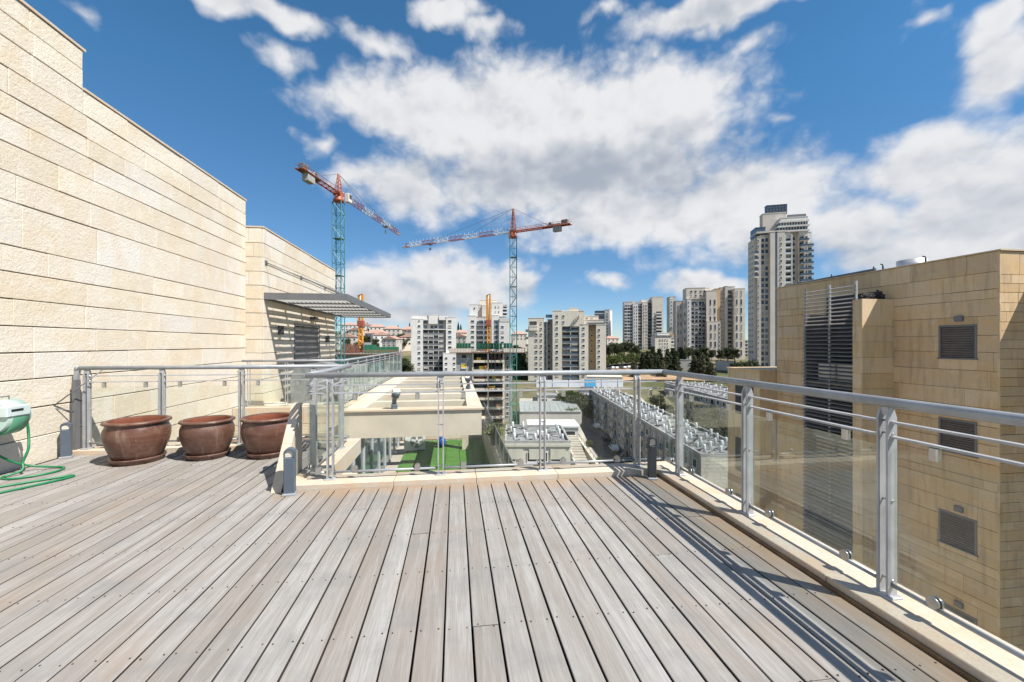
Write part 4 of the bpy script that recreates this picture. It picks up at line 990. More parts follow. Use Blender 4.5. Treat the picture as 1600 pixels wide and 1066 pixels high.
# ================================================================== TOWERS
_win = {}
def win_mesh(w, h, mat):
    k = (round(w,2), round(h,2), mat.name)
    if k not in _win:
        m = MB(); e = 0.10; t = 0.14
        m.box(-w/2-e, -w/2, -t, 0, -e, h+e, 0).box(w/2, w/2+e, -t, 0, -e, h+e, 0).box(-w/2, w/2, -t, 0, h, h+e, 0).box(-w/2-e, w/2+e, -t-0.12, 0, -e-0.08, 0, 0)
        m.box(-w/2, w/2, -0.04, 0, 0, h, 1)
        _win[k] = m.mesh('window', [M['slabw'], mat])
    return _win[k]
trn = random.Random(77)
class Tower:
    """local frame: x to the right as seen, -y towards the viewer, z up from the base.
    All sizes are given as seen from the deck at distance zc, s = metres per pixel there."""
    def __init__(self, name, label, pc, zc, rot=0.0, base=None, cat='apartment tower'):
        ang = math.atan((pc - 800)/F)                      # front square to the line of sight
        ro = ang*0.42 if pc > 960 else ang
        self.s = zc/F; self.sx = self.s/(math.cos(ro) + math.tan(ang)*math.sin(ro)); self.pc = pc; self.zc = zc; rot -= ro; self.dmax = 13.0 if pc > 960 else 30.0
        self.base = (ground((pc-800)/F*zc, zc) - 2.0) if base is None else base
        p = W(pc, zc, self.base); self.t = thing(name, label, cat, p, -YAW + rot)
        self.zoff = EYE - self.base
    def X(self, px): return (px - self.pc)*self.sx
    def Z(self, py): return self.zoff + (537 - py)*self.s
    def vol(self, x0, x1, yt, f0, f1, mat, yb=None, name='wall', cap=True):
        """f0 = front offset (negative = nearer), f1 = back"""
        f1 = min(f1, max(self.dmax, f0 + 3.0))
        zb = 0.0 if yb is None else self.Z(yb)
        MB().box(self.X(x0), self.X(x1), f0, f1, zb, self.Z(yt)).build(name, M[mat], self.t)
        if cap: 
            MB().box(self.X(x0)-0.12, self.X(x1)+0.12, f0-0.12, f1+0.12, self.Z(yt)+0.004, self.Z(yt)+0.35).build('roof_edge', M[mat], self.t)
    def wins(self, xs, y0, dy, n, w, h, f, mat='dkglass', skip=(), name='window'):
        for x in xs:
            for k in range(n):
                if k in skip: continue
                z = self.Z(y0 + dy*k)
                if z - h*self.s/2 < 0.5: continue
                q = trn.random(); mm = 'blind' if (mat == 'dkglass' and q < 0.16) else ('bluglass' if mat == 'dkglass' and q < 0.34 else mat)
                link(name, win_mesh(w*self.sx, h*self.s, M[mm]), self.t, (self.X(x), f, z - h*self.s/2))
    def side_wins(self, side, x, f0, f1, cols, y0, dy, n, w, h, mat='dkglass'):
        """windows on the right (+1) or left (-1) flank"""
        for i in range(cols):
            yy = f0 + (f1-f0)*(i+0.5)/cols
            for k in range(n):
                z = self.Z(y0 + dy*k)
                if z - h*self.s/2 < 0.5: continue
                link('window', win_mesh(w, h*self.s, M[mat]), self.t, (self.X(x), yy, z - h*self.s/2), R(90) if side > 0 else R(-90))
    def bays(self, x0, x1, y0, dy, n, f, depth, cols, par='glass', slab='slabw', slabh=1.4, back='dkglass', pan=True):
        """balcony stack: floor slabs, parapets, dividers, dark glazing at the back. y0 = slab line of the top floor"""
        X0, X1, s = self.X(x0), self.X(x1), self.s
        for k in range(n):
            z = self.Z(y0 + dy*k)
            if z < 0.3: continue
            b = MB().box(X0+0.01, X1-0.01, f, f+depth, z-0.28, z).build('balcony', M[slab], self.t)
            hgt = slabh*s
            if par == 'solid': MB().box(X0+0.012, X1-0.012, f-0.06, f+0.06, z-0.282, z+hgt).build('parapet', M[slab], b)
            else: MB().box(X0+0.012, X1-0.012, f-0.03, f-0.005, z-0.05, z+1.0).build('parapet', M['bluglass'] if par == 'glass' else M['shutter'], b)
            W_ = (X1-X0)/cols
            for c in range(cols):
                q = trn.random(); bk = 'blind' if q < 0.14 else ('recess' if q < 0.4 else ('bluglass' if q < 0.55 else back))
                link('glazing', boxmesh('glazing', W_*0.86, 0.05, dy*s*0.74, M[bk]), self.t, (X0+W_*(c+0.5), f+depth-0.055, z+0.02))
                if trn.random() < 0.22: link('air_conditioner', boxmesh('air_conditioner', 0.9, 0.5, 0.75, M['white']), self.t, (X0+W_*(c+trn.uniform(0.2,0.8)), f+depth-0.9, z+0.005))
                if trn.random() < 0.16: link('awning', boxmesh('awning', W_*0.8, 0.06, dy*s*0.32, M['blind']), self.t, (X0+W_*(c+0.5), f+0.05, z+dy*s*0.56))
        for c in range(1, cols):
            xx = X0 + (X1-X0)*c/cols
            MB().box(xx-0.14, xx+0.14, f+0.02, f+depth, max(0.2, self.Z(y0+dy*n)), self.Z(y0)+dy*s*0.9).build('divider', M[slab], self.t)

def tower_a():
    T = Tower('apartment_tower', 'white tower with a wide dark balcony bay, left of the building site', 678, 230)
    T.vol(643, 661, 499, 0, 16, 'tw_white'); T.vol(643, 668, 493.5, 1.5, 16, 'tw_white', 499.2, cap=False)
    T.vol(661, 697, 494, 3.0, 16, 'tw_grey'); T.vol(697, 713, 496, 0.2, 15, 'tw_white')
    T.vol(669.5, 684, 492, 1.0, 10, 'tw_white', 506); T.vol(661.2, 668.5, 498.5, 0.6, 3, 'tw_white', 500.5, cap=False); T.vol(686, 700, 494, 0.4, 6, 'tw_white', 500, cap=False)
    T.vol(661.2, 696.8, 514.0, 0.3, 3, 'slabw', 515.2, 'slab_band', False)
    T.wins([655], 510, 8.27, 10, 4.0, 2.9, 0); T.wins([655], 501.6, 8.3, 1, 3.0, 1.3, 0)
    T.wins([703], 502, 8.27, 6, 5.2, 3.6, 0.2); T.wins([664.8], 503, 8, 2, 5.5, 5.5, 3.0, 'bluglass'); T.wins([689], 503, 8, 2, 6.5, 5.5, 3.0, 'bluglass')
    T.wins([675, 681], 511, 8, 1, 5, 5, 3.0)
    T.bays(661, 693.5, 523.0, 8.27, 9, 0.9, 2.1, 4, 'metal', back='dkglass')
    T.vol(692, 712.5, 552.5, -4, 0.1, 'tw_white'); T.wins([697, 709.5], 559.6, 8.27, 4, 3.6, 2.6, -4)
    T.side_wins(-1, 643, 2, 15, 3, 510, 8.27, 10, 1.5, 2.9)
tower_a()
def tower_b():
    T = Tower('apartment_tower', 'stepped white tower rising behind the building site and orange boom', 762, 262)
    T.vol(729.5, 744, 494, 0, 16, 'tw_white'); T.vol(744, 768, 496, 2.2, 16, 'tw_grey'); T.vol(768, 780, 493, 1.0, 16, 'tw_white'); T.vol(780, 796, 498.6, -0.6, 15, 'tw_white')
    T.vol(733, 746, 475.3, 5, 16, 'tw_white', 494); T.vol(746, 753, 475.0, 7.5, 16, 'tw_grey', 494); T.vol(753, 761, 476.5, 5, 16, 'tw_beige', 494)
    T.vol(768, 786, 472.3, 4, 16, 'tw_white', 494); T.vol(786, 793, 475.5, 5.5, 15, 'tw_grey', 494); T.vol(749, 778, 467, 9, 16, 'tw_cream', 480)
    T.wins([738.5], 502.4, 8.1, 9, 4.8, 3.0, 0); T.wins([785], 511, 8.1, 8, 4.2, 2.8, -0.6); T.wins([774.5, 779.5], 479, 7.8, 2, 1.8, 2.0, 4)
    T.wins([751.5, 759.5], 503.5, 8.1, 9, 6.4, 6.0, 2.2, 'bluglass'); T.wins([748, 741], 481, 8, 1, 2.4, 2.2, 5.0 if False else 4.99)
    T.wins([775], 503, 8.1, 9, 6, 5.2, 1.0, 'bluglass'); T.bays(744.3, 767.5, 508, 8.1, 9, 0.6, 1.6, 2, 'metal')
    T.bays(786.3, 792.8, 482, 5.6, 3, 4.2, 1.3, 1, 'solid', slabh=1.2)
    T.vol(781, 796.5, 497.6, -0.8, 4, 'tw_grey', 503, 'fascia', False)
tower_b()
def tower_c():
    T = Tower('apartment_tower', 'broad cream tower with central balconies and an orange recess', 886, 215)
    T.vol(824.6, 849, 497, 0, 16, 'tw_cream'); T.vol(849, 855, 503.5, 1.8, 16, 'tw_grey'); T.vol(855, 863.5, 499, 4.5, 16, 'tw_brown')
    T.vol(863.5, 878, 486, -1.0, 16, 'tw_cream'); T.vol(878, 905, 486, 1.5, 16, 'tw_cream'); T.vol(905, 919, 507.5, -0.8, 16, 'tw_cream'); T.vol(878, 905, 486.2, -1.0, 1.5, 'tw_cream', 510.2, cap=False)
    T.vol(905, 912.5, 486.6, -1.0, 14, 'tw_cream', 507.4); T.vol(889.5, 903.5, 481.5, 3, 11, 'tw_cream', 486); T.vol(912.5, 935.5, 494, 3.5, 15, 'tw_cream', 502.5); T.vol(906, 943.5, 500.5, 2, 15, 'tw_cream', 508)
    T.vol(919, 931, 508.5, 4.0, 16, 'tw_tan'); T.vol(931, 946, 508.5, -0.4, 16, 'tw_cream'); T.vol(917, 944.5, 504.4, -0.2, 3.8, 'shutter', 508.2, 'terrace_fascia', False)
    T.vol(826.5, 839.5, 510.5, -1.0, 0, 'tw_cream', 516.5, 'terrace_parapet'); T.wins([832.5], 505.0, 9, 1, 11.5, 6.2, 0, 'recess')
    T.wins([837.5], 522.6, 9.05, 10, 3.8, 2.8, 0); T.wins([845.2], 504.5, 9.05, 12, 3.0, 2.8, 0); T.wins([857], 504.5, 9.05, 12, 3.6, 3.0, 4.5)
    T.wins([870.3], 494.5, 9.2, 13, 3.6, 3.0, -1.0); T.wins([880.4], 494.5, 9.2, 2, 3.0, 3.0, -1.0); T.wins([911.5], 513.3, 9.05, 11, 3.6, 2.8, -0.8)
    T.wins([924.8], 516.2, 8.15, 11, 2.6, 2.6, 4.0); T.wins([935.4], 516.2, 8.15, 11, 3.2, 2.8, -0.4); T.wins([851.8], 508, 9.05, 12, 2.4, 8.6, 1.8, 'bluglass')
    T.bays(878.3, 904.7, 517.6, 9.1, 10, -0.4, 1.9, 2, 'glass', back='dkglass')
    for i in range(4): MB().box(T.X(897.5+2.3*i), T.X(898.6+2.3*i), -2.2, -1.0, T.Z(503 - 2.0*i), T.Z(502 - 2.0*i)+1.2).build('pergola_fin', M['tw_cream'], T.t)
    T.vol(852.5, 862.5, 491.5, -0.4, 3, 'bluglass', 496, 'glass_box', False)
    T.side_wins(-1, 824.6, 1, 15, 3, 513, 9.05, 11, 1.6, 2.8); T.side_wins(1, 946, 1, 15, 3, 516, 8.15, 10, 1.6, 2.8)
    for k in range(5): MB().box(T.X(824.6)-2.0, T.X(824.6)-0.005, 5, 10, T.Z(518+12*k), T.Z(517+12*k)+1.0).build('side_balcony', M['tw_cream'], T.t)
    T.wins([909, 917, 925], 489+8, 8, 1, 4, 1.6, 3.5 - 0.0)
tower_c()
def tower_d():
    T = Tower('office_tower', 'slim far tower with dark glass, behind the cream tower', 941, 420, R(-8))
    T.vol(929, 945, 486, 0, 20, 'bluglass'); T.vol(945, 953, 484.5, -1.0, 20, 'tw_white'); T.vol(928, 945, 489.5, -0.8, 6, 'tw_white', 491, 'band', False)
    for k in range(9): MB().box(T.X(929), T.X(944.8), -0.25, 0, T.Z(494+5*k), T.Z(493.2+5*k)).build('floor_band', M['tw_grey'], T.t)
    T.wins([949], 491, 4.6, 14, 1.8, 2.4, -1.0)
tower_d()
def tower_e():
    T = Tower('apartment_tower', 'pair of joined grey stone towers left of the wide tower', 1007, 400)
    T.vol(975.5, 989, 471.5, 3, 22, 'tw_grey'); T.vol(989, 997, 474.5, 0, 22, 'tw_white'); T.vol(997, 1004, 471, 4, 22, 'tw_grey'); T.vol(1004, 1013, 472.5, 1.2, 22, 'tw_beige')
    T.vol(1013, 1019, 470.5, 4.5, 22, 'tw_grey'); T.vol(1019, 1036, 464.5, -0.6, 20, 'tw_beige'); T.vol(1004, 1018, 467.5, 8, 18, 'tw_white', 472); T.vol(982, 994, 469.6, 8, 18, 'tw_grey', 474)
    T.wins([991.2, 994.8], 479.5, 5.0, 15, 1.5, 2.0, 0); T.wins([1006.5, 1010], 478, 5.0, 15, 1.5, 2.2, 1.2); T.wins([1023, 1032], 480, 5.0, 13, 2.0, 2.2, -0.6, skip=(0,1))
    T.bays(976, 988.6, 480, 5.0, 15, 1.2, 1.8, 3, 'solid', 'tw_grey' if False else 'slabw', 0.9); T.bays(997.4, 1003.6, 477, 5.0, 15, 2.2, 1.8, 1, 'metal'); T.bays(1013.4, 1018.7, 477, 5.0, 15, 2.6, 1.8, 1, 'glass')
    T.bays(1024.5, 1034, 491, 5.0, 11, -2.2, 1.5, 1, 'solid', slabh=1.2)
    T.side_wins(-1, 975.5, 4, 12.5, 3, 480, 5.0, 14, 1.5, 2.2); T.side_wins(1, 1036, 1, 12, 3, 474, 5.0, 15, 1.6, 2.2)
tower_e()
def tower_f():
    T = Tower('apartment_tower', 'wide curved looking stone tower block with tall paired windows', 1107, 300)
    T.vol(1056, 1067.5, 469.5, 1.5, 20, 'tw_brown'); T.vol(1067.5, 1073, 470, 0.5, 20, 'tw_beige'); T.vol(1073, 1079.5, 467, -1.0, 18, 'tw_white')
    T.vol(1079.5, 1103, 466, 2.2, 20, 'tw_grey'); T.vol(1072.5, 1103, 449.5, 1.0, 19, 'tw_beige', 466.5); T.vol(1103, 1119.5, 455, -1.2, 18, 'tw_beige'); T.vol(1098, 1112, 448.5, 6, 18, 'tw_cream', 456)
    T.vol(1119.5, 1128, 451, 3.5, 20, 'tw_tan'); T.vol(1128, 1135, 449, 4.5, 20, 'tw_brown'); T.vol(1135, 1139, 447.5, 3.0, 20, 'tw_grey'); T.vol(1139, 1147, 452, 5, 20, 'tw_brown')
    T.vol(1147, 1163, 452.5, -0.6, 18, 'tw_cream'); T.vol(1138, 1151, 448, 4, 16, 'tw_grey', 453); T.vol(1103, 1124, 503, -2.4, 0, 'tw_beige'); T.vol(1163, 1165, 468, 3, 16, 'tw_white')
    T.wins([1109.3, 1116], 473, 13.0, 8, 2.3, 8.2, -1.2, skip=(3,4,5,6,7,8)); T.wins([1109.3, 1116], 512, 13.0, 6, 2.3, 8.2, -2.4)
    T.wins([1150.3, 1157], 460, 13.0, 9, 2.4, 8.4, -0.6); T.wins([1059.5, 1064], 480, 13, 7, 1.6, 6.5, 1.5); T.wins([1069.8], 478, 13, 7, 1.6, 6.5, 0.5)
    T.wins([1080.5, 1087.5, 1095.5, 1101], 455, 6.5, 2, 2.6, 2.8, 1.0); T.wins([1129.2, 1132.6], 459.5, 6.5, 18, 1.5, 2.0, 4.5); T.wins([1075.5], 472, 6.5, 16, 1.5, 2.2, -1.0)
    T.bays(1079.8, 1102.6, 479.5, 6.5, 15, 0.2, 2.0, 4, 'metal'); T.bays(1139.3, 1146.6, 460, 6.5, 16, 3.0, 2.0, 1, 'metal'); T.wins([1085, 1097], 473.5, 6.5, 1, 8, 4.8, 2.2, 'bluglass')
    T.wins([1122], 508, 6.5, 9, 1.8, 4.0, -2.4); T.side_wins(1, 1165, 4, 15, 2, 475, 6.5, 14, 1.5, 2.4)
    S = Tower('apartment_tower', 'narrow grey tower peeking out left of the wide tower block', 1051, 345)
    S.vol(1046.5, 1056, 464, 0, 12, 'tw_grey'); S.vol(1046, 1051, 468, -1.4, 0, 'tw_white', 489, 'balcony_box'); S.vol(1046, 1051, 491, -1.4, 0, 'tw_white', 512, 'balcony_box'); S.wins([1048.6], 472, 5.6, 12, 1.5, 2.0, -1.4); S.wins([1053.6], 472, 5.6, 12, 2.4, 3.0, 0)
tower_f()
def tower_g():
    T = Tower('apartment_tower', 'tallest tower with glass crown and balcony stacks behind the ochre building', 1224, 220)
    T.vol(1180, 1183, 370, 2.0, 24, 'tw_beige'); T.vol(1183, 1189.5, 368, 0.6, 24, 'tw_brown'); T.vol(1189.5, 1203.5, 365, 2.0, 24, 'tw_brown'); T.vol(1203.5, 1211, 362, 0, 24, 'tw_beige')
    T.vol(1211, 1215.5, 362, 0.8, 24, 'bluglass'); T.vol(1215.5, 1228, 361, 1.4, 24, 'tw_beige'); T.vol(1228, 1240, 362.5, 3.2, 24, 'tw_white'); T.vol(1240, 1252, 362, 5.0, 24, 'tw_brown'); T.vol(1252, 1266, 360, 3.0, 24, 'tw_beige'); T.vol(1266, 1274, 362, 5, 22, 'tw_white')
    # crown
    T.vol(1184, 1200, 351, 4, 20, 'bluglass', 365); T.vol(1183, 1232, 358.5, 1.5, 22, 'tw_grey', 361.5, 'band', False); T.vol(1199.5, 1238, 326, 8, 22, 'tw_beige', 360); T.vol(1209, 1243, 310.5, 11, 22, 'bluglass', 326)
    T.vol(1221, 1268, 343, 3, 22, 'tw_white', 345.5, 'band', False); T.vol(1218, 1268, 351, 2.2, 22, 'tw_white', 353.5, 'band', False); T.vol(1222, 1267, 345.3, 4.2, 22, 'bluglass', 351.2, 'glass_storey', False); T.vol(1219, 1266, 353.4, 3.6, 22, 'bluglass', 358.8, 'glass_storey', False); T.vol(1216, 1268, 358.5, 2.4, 22, 'tw_white', 361, 'band', False)
    T.vol(1224, 1267, 338, 4, 20, 'tw_white', 343.2); T.vol(1238, 1267, 331.5, 6, 7, 'shutter', 335, 'roof_rail', False)
    for i in range(10): MB().box(T.X(1224+4.3*i), T.X(1224.8+4.3*i), 3.4, 4.2, T.Z(351.2), T.Z(345.4)).build('mullion', M['slabw'], T.t); MB().box(T.X(1221+4.5*i), T.X(1221.8+4.5*i), 2.9, 3.6, T.Z(358.6), T.Z(353.5)).build('mullion', M['slabw'], T.t)
    for i in range(7): MB().box(T.X(1210+5*i), T.X(1210.4+5*i), 10.8, 11, T.Z(326), T.Z(311)).build('mullion', M['shutter'], T.t)
    for i in range(3): MB().box(T.X(1209), T.X(1243), 10.85, 11, T.Z(314+4*i), T.Z(313.6+4*i)).build('transom', M['shutter'], T.t)
    T.wins([1193.2, 1199.6], 372.5, 9.0, 24, 4.6, 6.0, 2.0); T.wins([1184.8], 374, 9.0, 24, 1.8, 3.4, 0.6); 
    T.wins([1222], 371, 9.0, 24, 2.6, 3.4, 1.4); T.wins([1246], 371, 9.0, 24, 4.0, 4.8, 5.0, 'recess')
    T.bays(1228.3, 1239.7, 378, 9.1, 22, 1.6, 1.6, 1, 'solid', slabh=2.2, back='dkglass'); T.bays(1252.3, 1265.7, 376, 9.1, 22, 1.2, 1.8, 2, 'glass'); T.bays(1266.2, 1275, 384, 9.1, 21, 3.0, 2.0, 1, 'glass')
    for x in (1228.5, 1239.2): MB().box(T.X(x)-0.25, T.X(x)+0.25, 1.45, 3.2, 0, T.Z(366)).build('pier', M['slabw'], T.t)
    for k in range(5):
        MB().box(T.X(1178), T.X(1184), -0.6, 2.0, T.Z(397+9*k), T.Z(394.8+9*k)).build('balcony', M['slabw'], T.t); link('glazing', boxmesh('glazing', 5*T.s, 0.05, 5*T.s, M['bluglass']), T.t, (T.X(1181), -0.3, T.Z(394.8+9*k)))
    T.side_wins(-1, 1180, 3, 12.5, 3, 380, 9.0, 20, 1.6, 3.2)
tower_g()
def small_blocks():
    T = Tower('apartment_block', 'low white block with rows of small windows before the wide tower', 1038, 285, R(6), cat='apartment block')
    T.vol(1023, 1049, 526, 0, 10, 'tw_cream'); T.vol(1049, 1055, 522, 2.5, 10, 'tw_tan'); T.vol(1028, 1048, 520.5, 2, 8, 'tw_white', 526); T.vol(1024, 1050, 524, -0.3, 0.4, 'shutter', 526.4, 'fascia', False)
    T.wins([1031, 1035, 1039, 1043], 531.5, 5.4, 6, 1.8, 2.0, 0); T.bays(1049.4, 1054.8, 532, 5.6, 5, 1.0, 1.4, 1, 'solid', slabh=1.2)
    T = Tower('apartment_block', 'low terraced block between the wide tower and tallest tower', 1169, 330, 0, cat='apartment block')
    T.vol(1160, 1182, 532, 0, 10, 'tw_beige'); T.bays(1161, 1181, 537, 5.2, 4, -1.4, 1.4, 3, 'solid', slabh=1.0)
    T = Tower('site_building', 'long cream building with a dark window band before the cream tower', 932, 196, 0, cat='building')
    T.vol(917, 972, 589.5, 0, 10, 'tw_cream'); T.wins([934, 939, 944, 949, 954], 594, 6, 1, 3.4, 2.2, 0)
    for (a, b, yt, lab) in ((1062, 1086, 563, 'grey retaining wall box among the pines'), (1120, 1150, 566, 'long grey retaining wall below the wide tower')):
        T = Tower('retaining_wall', lab, (a+b)/2, 240, R(-6), cat='wall')
        T.vol(a, b, yt, 0, 4, 'tw_grey'); 
        if a == 1062: T.vol(1073, 1078, 561.5, 0.5, 3, 'tw_white', 563.2); T.wins([1079], 568, 5, 1, 5, 2.6, 0)
small_blocks()

# ---- houses on the left hill: red tiled roofs
def house(px, py, zc, w, h, d, rot, label, gable=True, mat='tw_white', second=None):
    z0 = EYE + (537-py)*zc/F
    t = thing('hill_house', label, 'house', W(px, zc, z0 - h - 3), -YAW + rot, 'houses on the left hill')
    H = h + 3
    MB().box(-w/2, w/2, 0, d, -14, H).build('wall', M[mat], t)
    rh = w*0.20; e = 0.5
    if gable: MB().add([(-w/2-e,-e,H+0.02),(w/2+e,-e,H+0.02),(w/2+e,d+e,H+0.02),(-w/2-e,d+e,H+0.02),(0,-e,H+rh),(0,d+e,H+rh)], [(0,1,4),(1,2,5,4),(2,3,5),(3,0,4,5),(3,2,1,0)]).build('roof', M['rooftile'], t)
    else: MB().add([(-w/2-e,-e,H+0.02),(w/2+e,-e,H+0.02),(w/2+e,d+e,H+0.02),(-w/2-e,d+e,H+0.02),(-w*0.18,d/2,H+rh),(w*0.18,d/2,H+rh)], [(0,1,5,4),(1,2,5),(2,3,4,5),(3,0,4),(3,2,1,0)]).build('roof', M['rooftile'], t)
    nw = max(2, int(w/3.4))
    for k in range(2):
        for i in range(nw):
            link('window', win_mesh(1.2, 1.2, M['dkglass']), t, (-w/2 + w*(i+0.5)/nw, 0, H - 2.2 - 3*k))
    for i in range(2): link('window', win_mesh(1.1, 1.2, M['dkglass']), t, (w/2, d*(i+0.5)/2, H - 2.2), R(90))
hs = [(541,527,300,15,7,10,0.2,'pink walled house beside the crane mast under the canopy',True,'tw_beige'),(583,521,330,16,7,11,-0.3,'wide house with red roof below the canopy tip',False,'tw_white'),
      (597,524,310,13,6,10,0.5,'white gabled house in front of the hillside roofs',True,'tw_white'),(612,514,360,15,6,10,0.1,'house with red roof just left of the white tower top',False,'tw_beige'),
      (608,530,290,11,6,9,-0.2,'small grey gabled house above the green formwork',True,'tw_grey'),(590,511,390,15,6,10,0.3,'topmost red roofed house under the canopy corner',False,'tw_cream'),
      (636,515,370,15,6,10,-0.3,'beige house touching the left edge of the white tower',False,'tw_beige'),(640,527,300,13,6,10,0.4,'cream house low beside the white tower',True,'tw_cream'),
      (556,516,370,14,6,10,-0.1,'house with red roof behind the orange boom under the canopy',True,'tw_cream'),(545,508,420,15,6,10,0.2,'highest hill house seen left of the orange boom',False,'tw_white'),
      (572,509,430,14,6,10,0.2,'distant red roofed house right of the orange boom',True,'tw_white'),(722,520,380,14,6,10,0.2,'red roofed house between the two white towers',False,'tw_beige'),
      (718,526,340,12,6,10,-0.2,'lower house in the gap between white towers',True,'tw_beige'),(812,522,390,14,6,10,0.1,'red roofed house left of the broad cream tower',False,'tw_beige'),
      (655,519,400,14,6,10,0.1,'house partly hidden behind the first white tower',False,'tw_cream'),(958,529,390,13,6,10,0.3,'pink walled house right of the broad cream tower',False,'tw_beige')]
for a in hs: house(*a)

# ================================================================== BUILDING SITE AND CRANES
def construction():
    zc = 135.0; T = Tower('concrete_shell', 'unfinished concrete building shell with open floors below the second crane', 764, zc, 0, -27.0, 'building shell')
    T.vol(713, 738, 549, 0, 12, 'concrete', cap=False); T.vol(788, 801, 549, 0.5, 12, 'concrete', cap=False)
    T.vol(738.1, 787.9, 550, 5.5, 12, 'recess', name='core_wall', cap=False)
    for k in range(9):
        yt = 549.5 + 14.5*k
        if T.Z(yt+1.8) < 0.2: continue
        MB().box(T.X(738.05), T.X(787.95), -0.8, 5.5, T.Z(yt+1.8), T.Z(yt)).build('floor_slab', M['concrete_lt'], T.t)
        for (a, b) in ((740, 761), (764.5, 786)):
            MB().box(T.X(a), T.X(b), -1.25, -0.81, T.Z(yt+2.6), T.Z(yt-1.2)).build('parapet', M['concrete_lt'], T.t)
    for x in (739, 762.6, 786.8):
        MB().box(T.X(x)-0.28, T.X(x)+0.28, -0.6, 0.1, 0, T.Z(549)).build('column', M['concrete_lt'], T.t)
    for k in range(8):
        yc = 557 + 14.5*k
        for i, x in enumerate((745, 751, 757, 768, 774, 781)):
            MB().box(T.X(x-1.9), T.X(x+1.9), 3.6, 3.7, T.Z(yc+5), T.Z(yc-4.5)).build('opening', M['dkglass'], T.t)
    T.wins([725], 557, 14.5, 8, 7.5, 6, 0, 'recess'); T.wins([725], 571.8, 14.5, 1, 7.5, 7, -0.05, 'yellow'); T.wins([793], 560, 14.5, 7, 4, 6, 0.5, 'recess')
    # formwork, edge platforms
    tops = T.Z(548.6)
    for i, x in enumerate((715.5, 720, 724.5, 729, 733.5, 746.5, 751, 755.5, 760, 764.5, 769, 773.5, 778, 782.5, 789, 793.5, 798)):
        p = MB().box(T.X(x)-0.43, T.X(x)+0.43, -0.2, 0.05, tops+0.6, tops+2.6)
        for q in (-0.3, 0.0, 0.3): p.box(T.X(x)+q-0.05, T.X(x)+q+0.05, -0.34, -0.201, tops+0.62, tops+2.58)
        p.build('formwork_panel', M['formwork'], T.t)
    for (a, b) in ((703, 737), (785, 819)):
        MB().box(T.X(a), T.X(b), -1.6, 1.0, T.Z(551.6), T.Z(550.8)).build('platform', M['rebar'], T.t)
        n = int((b-a)/4)
        for i in range(n):
            xa = a + (b-a)*i/n; MB().box(T.X(xa)+0.03, T.X(xa+(b-a)/n)-0.03, -1.6, -1.56, T.Z(550.4), T.Z(544.5)).build('guard_board', M['concrete_lt'] if i % 3 else M['tw_beige'], T.t)
        for i in range(n+1): MB().box(T.X(a+(b-a)*i/n)-0.04, T.X(a+(b-a)*i/n)+0.04, -1.55, -1.47, T.Z(551), T.Z(542.5)).build('guard_post', M['rebar'], T.t)
    MB().box(T.X(738.5), T.X(787), -1.9, -0.9, T.Z(551), T.Z(550.2)).build('platform', M['rebar'], T.t)
    rr = random.Random(8)
    for i in range(14):
        x = 740 + 46*i/13; MB().bar((T.X(x), -1.7, T.Z(550)), (T.X(x+rr.uniform(-2,2)), -1.5, T.Z(545 + rr.uniform(-1,2))), 0.10).build('prop', M['red'] if i % 2 else M['rebar'], T.t)
    for k, (x, y) in enumerate(((752, 577.5), (757, 577.5), (772, 592), (765, 608.5), (770, 608.5), (778, 637), (748, 564))):
        MB().cbox(T.X(x)-0.7, T.X(x)+0.7, -0.7, 0.4, T.Z(y), T.Z(y)+1.2, 0.05).build('material_pallet', M['yellow'] if k % 2 == 0 else M['orange'], T.t)
    for k in range(8):
        for (a, b) in ((740.2, 761), (764.2, 786)):
            for q in (0.55, 1.0): MB().tube([(T.X(a), -0.78, T.Z(563.8+14.5*k)+q), (T.X(b), -0.78, T.Z(563.8+14.5*k)+q)], 0.05, 5).build('guard_rail', M['bluglass'] if k % 2 else M['rebar'], T.t)
construction()
def site_left():
    zc = 112.0; T = Tower('concrete_shell', 'flat topped concrete shell with rebar and green panels behind the far terrace', 585, zc, R(4), -27.0, 'building shell')
    T.vol(520, 628, 552, 0, 22, 'concrete', cap=False); tops = T.Z(552)
    MB().box(T.X(518), T.X(630), -1.5, 0, T.Z(554), T.Z(552.6)).build('platform', M['rebar'], T.t)
    for i in range(24): MB().tube([(T.X(520+4.6*i), -1.4, T.Z(553)), (T.X(520+4.6*i), -1.4, T.Z(546.5))], 0.05, 5).build('guard_post', M['rebar'], T.t)
    for zz in (547.5, 550): MB().tube([(T.X(519), -1.4, T.Z(zz)), (T.X(629), -1.4, T.Z(zz))], 0.05, 5).build('guard_rail', M['red'], T.t)
    rb = MB(); rr = random.Random(2)
    for i in range(260):
        x = rr.uniform(537, 563); y = rr.uniform(2, 8); h = rr.uniform(1.4, 2.7); rb.tube([(T.X(x), y, tops), (T.X(x)+rr.uniform(-.1,.1), y, tops+h)], 0.04, 3, 0, False, False)
    o = rb.build('rebar_field', M['rebar'], T.t); o['kind'] = 'stuff'
    for i in range(14):
        x = 571 + 4.0*i; hh = 2.3 if i < 5 else 1.7
        p = MB().box(T.X(x)-0.32, T.X(x)+0.32, 1.0, 1.25, tops+0.01, tops+hh)
        for q in (-0.2, 0.2): p.box(T.X(x)+q-0.05, T.X(x)+q+0.05, 0.88, 0.999, tops+0.02, tops+hh-0.05)
        p.build('formwork_panel', M['formwork'], T.t)
    MB().cbox(T.X(569), T.X(582), 5, 8, tops, tops+2.9, 0.1).build('site_box', M['roofgrey'], T.t)
site_left()

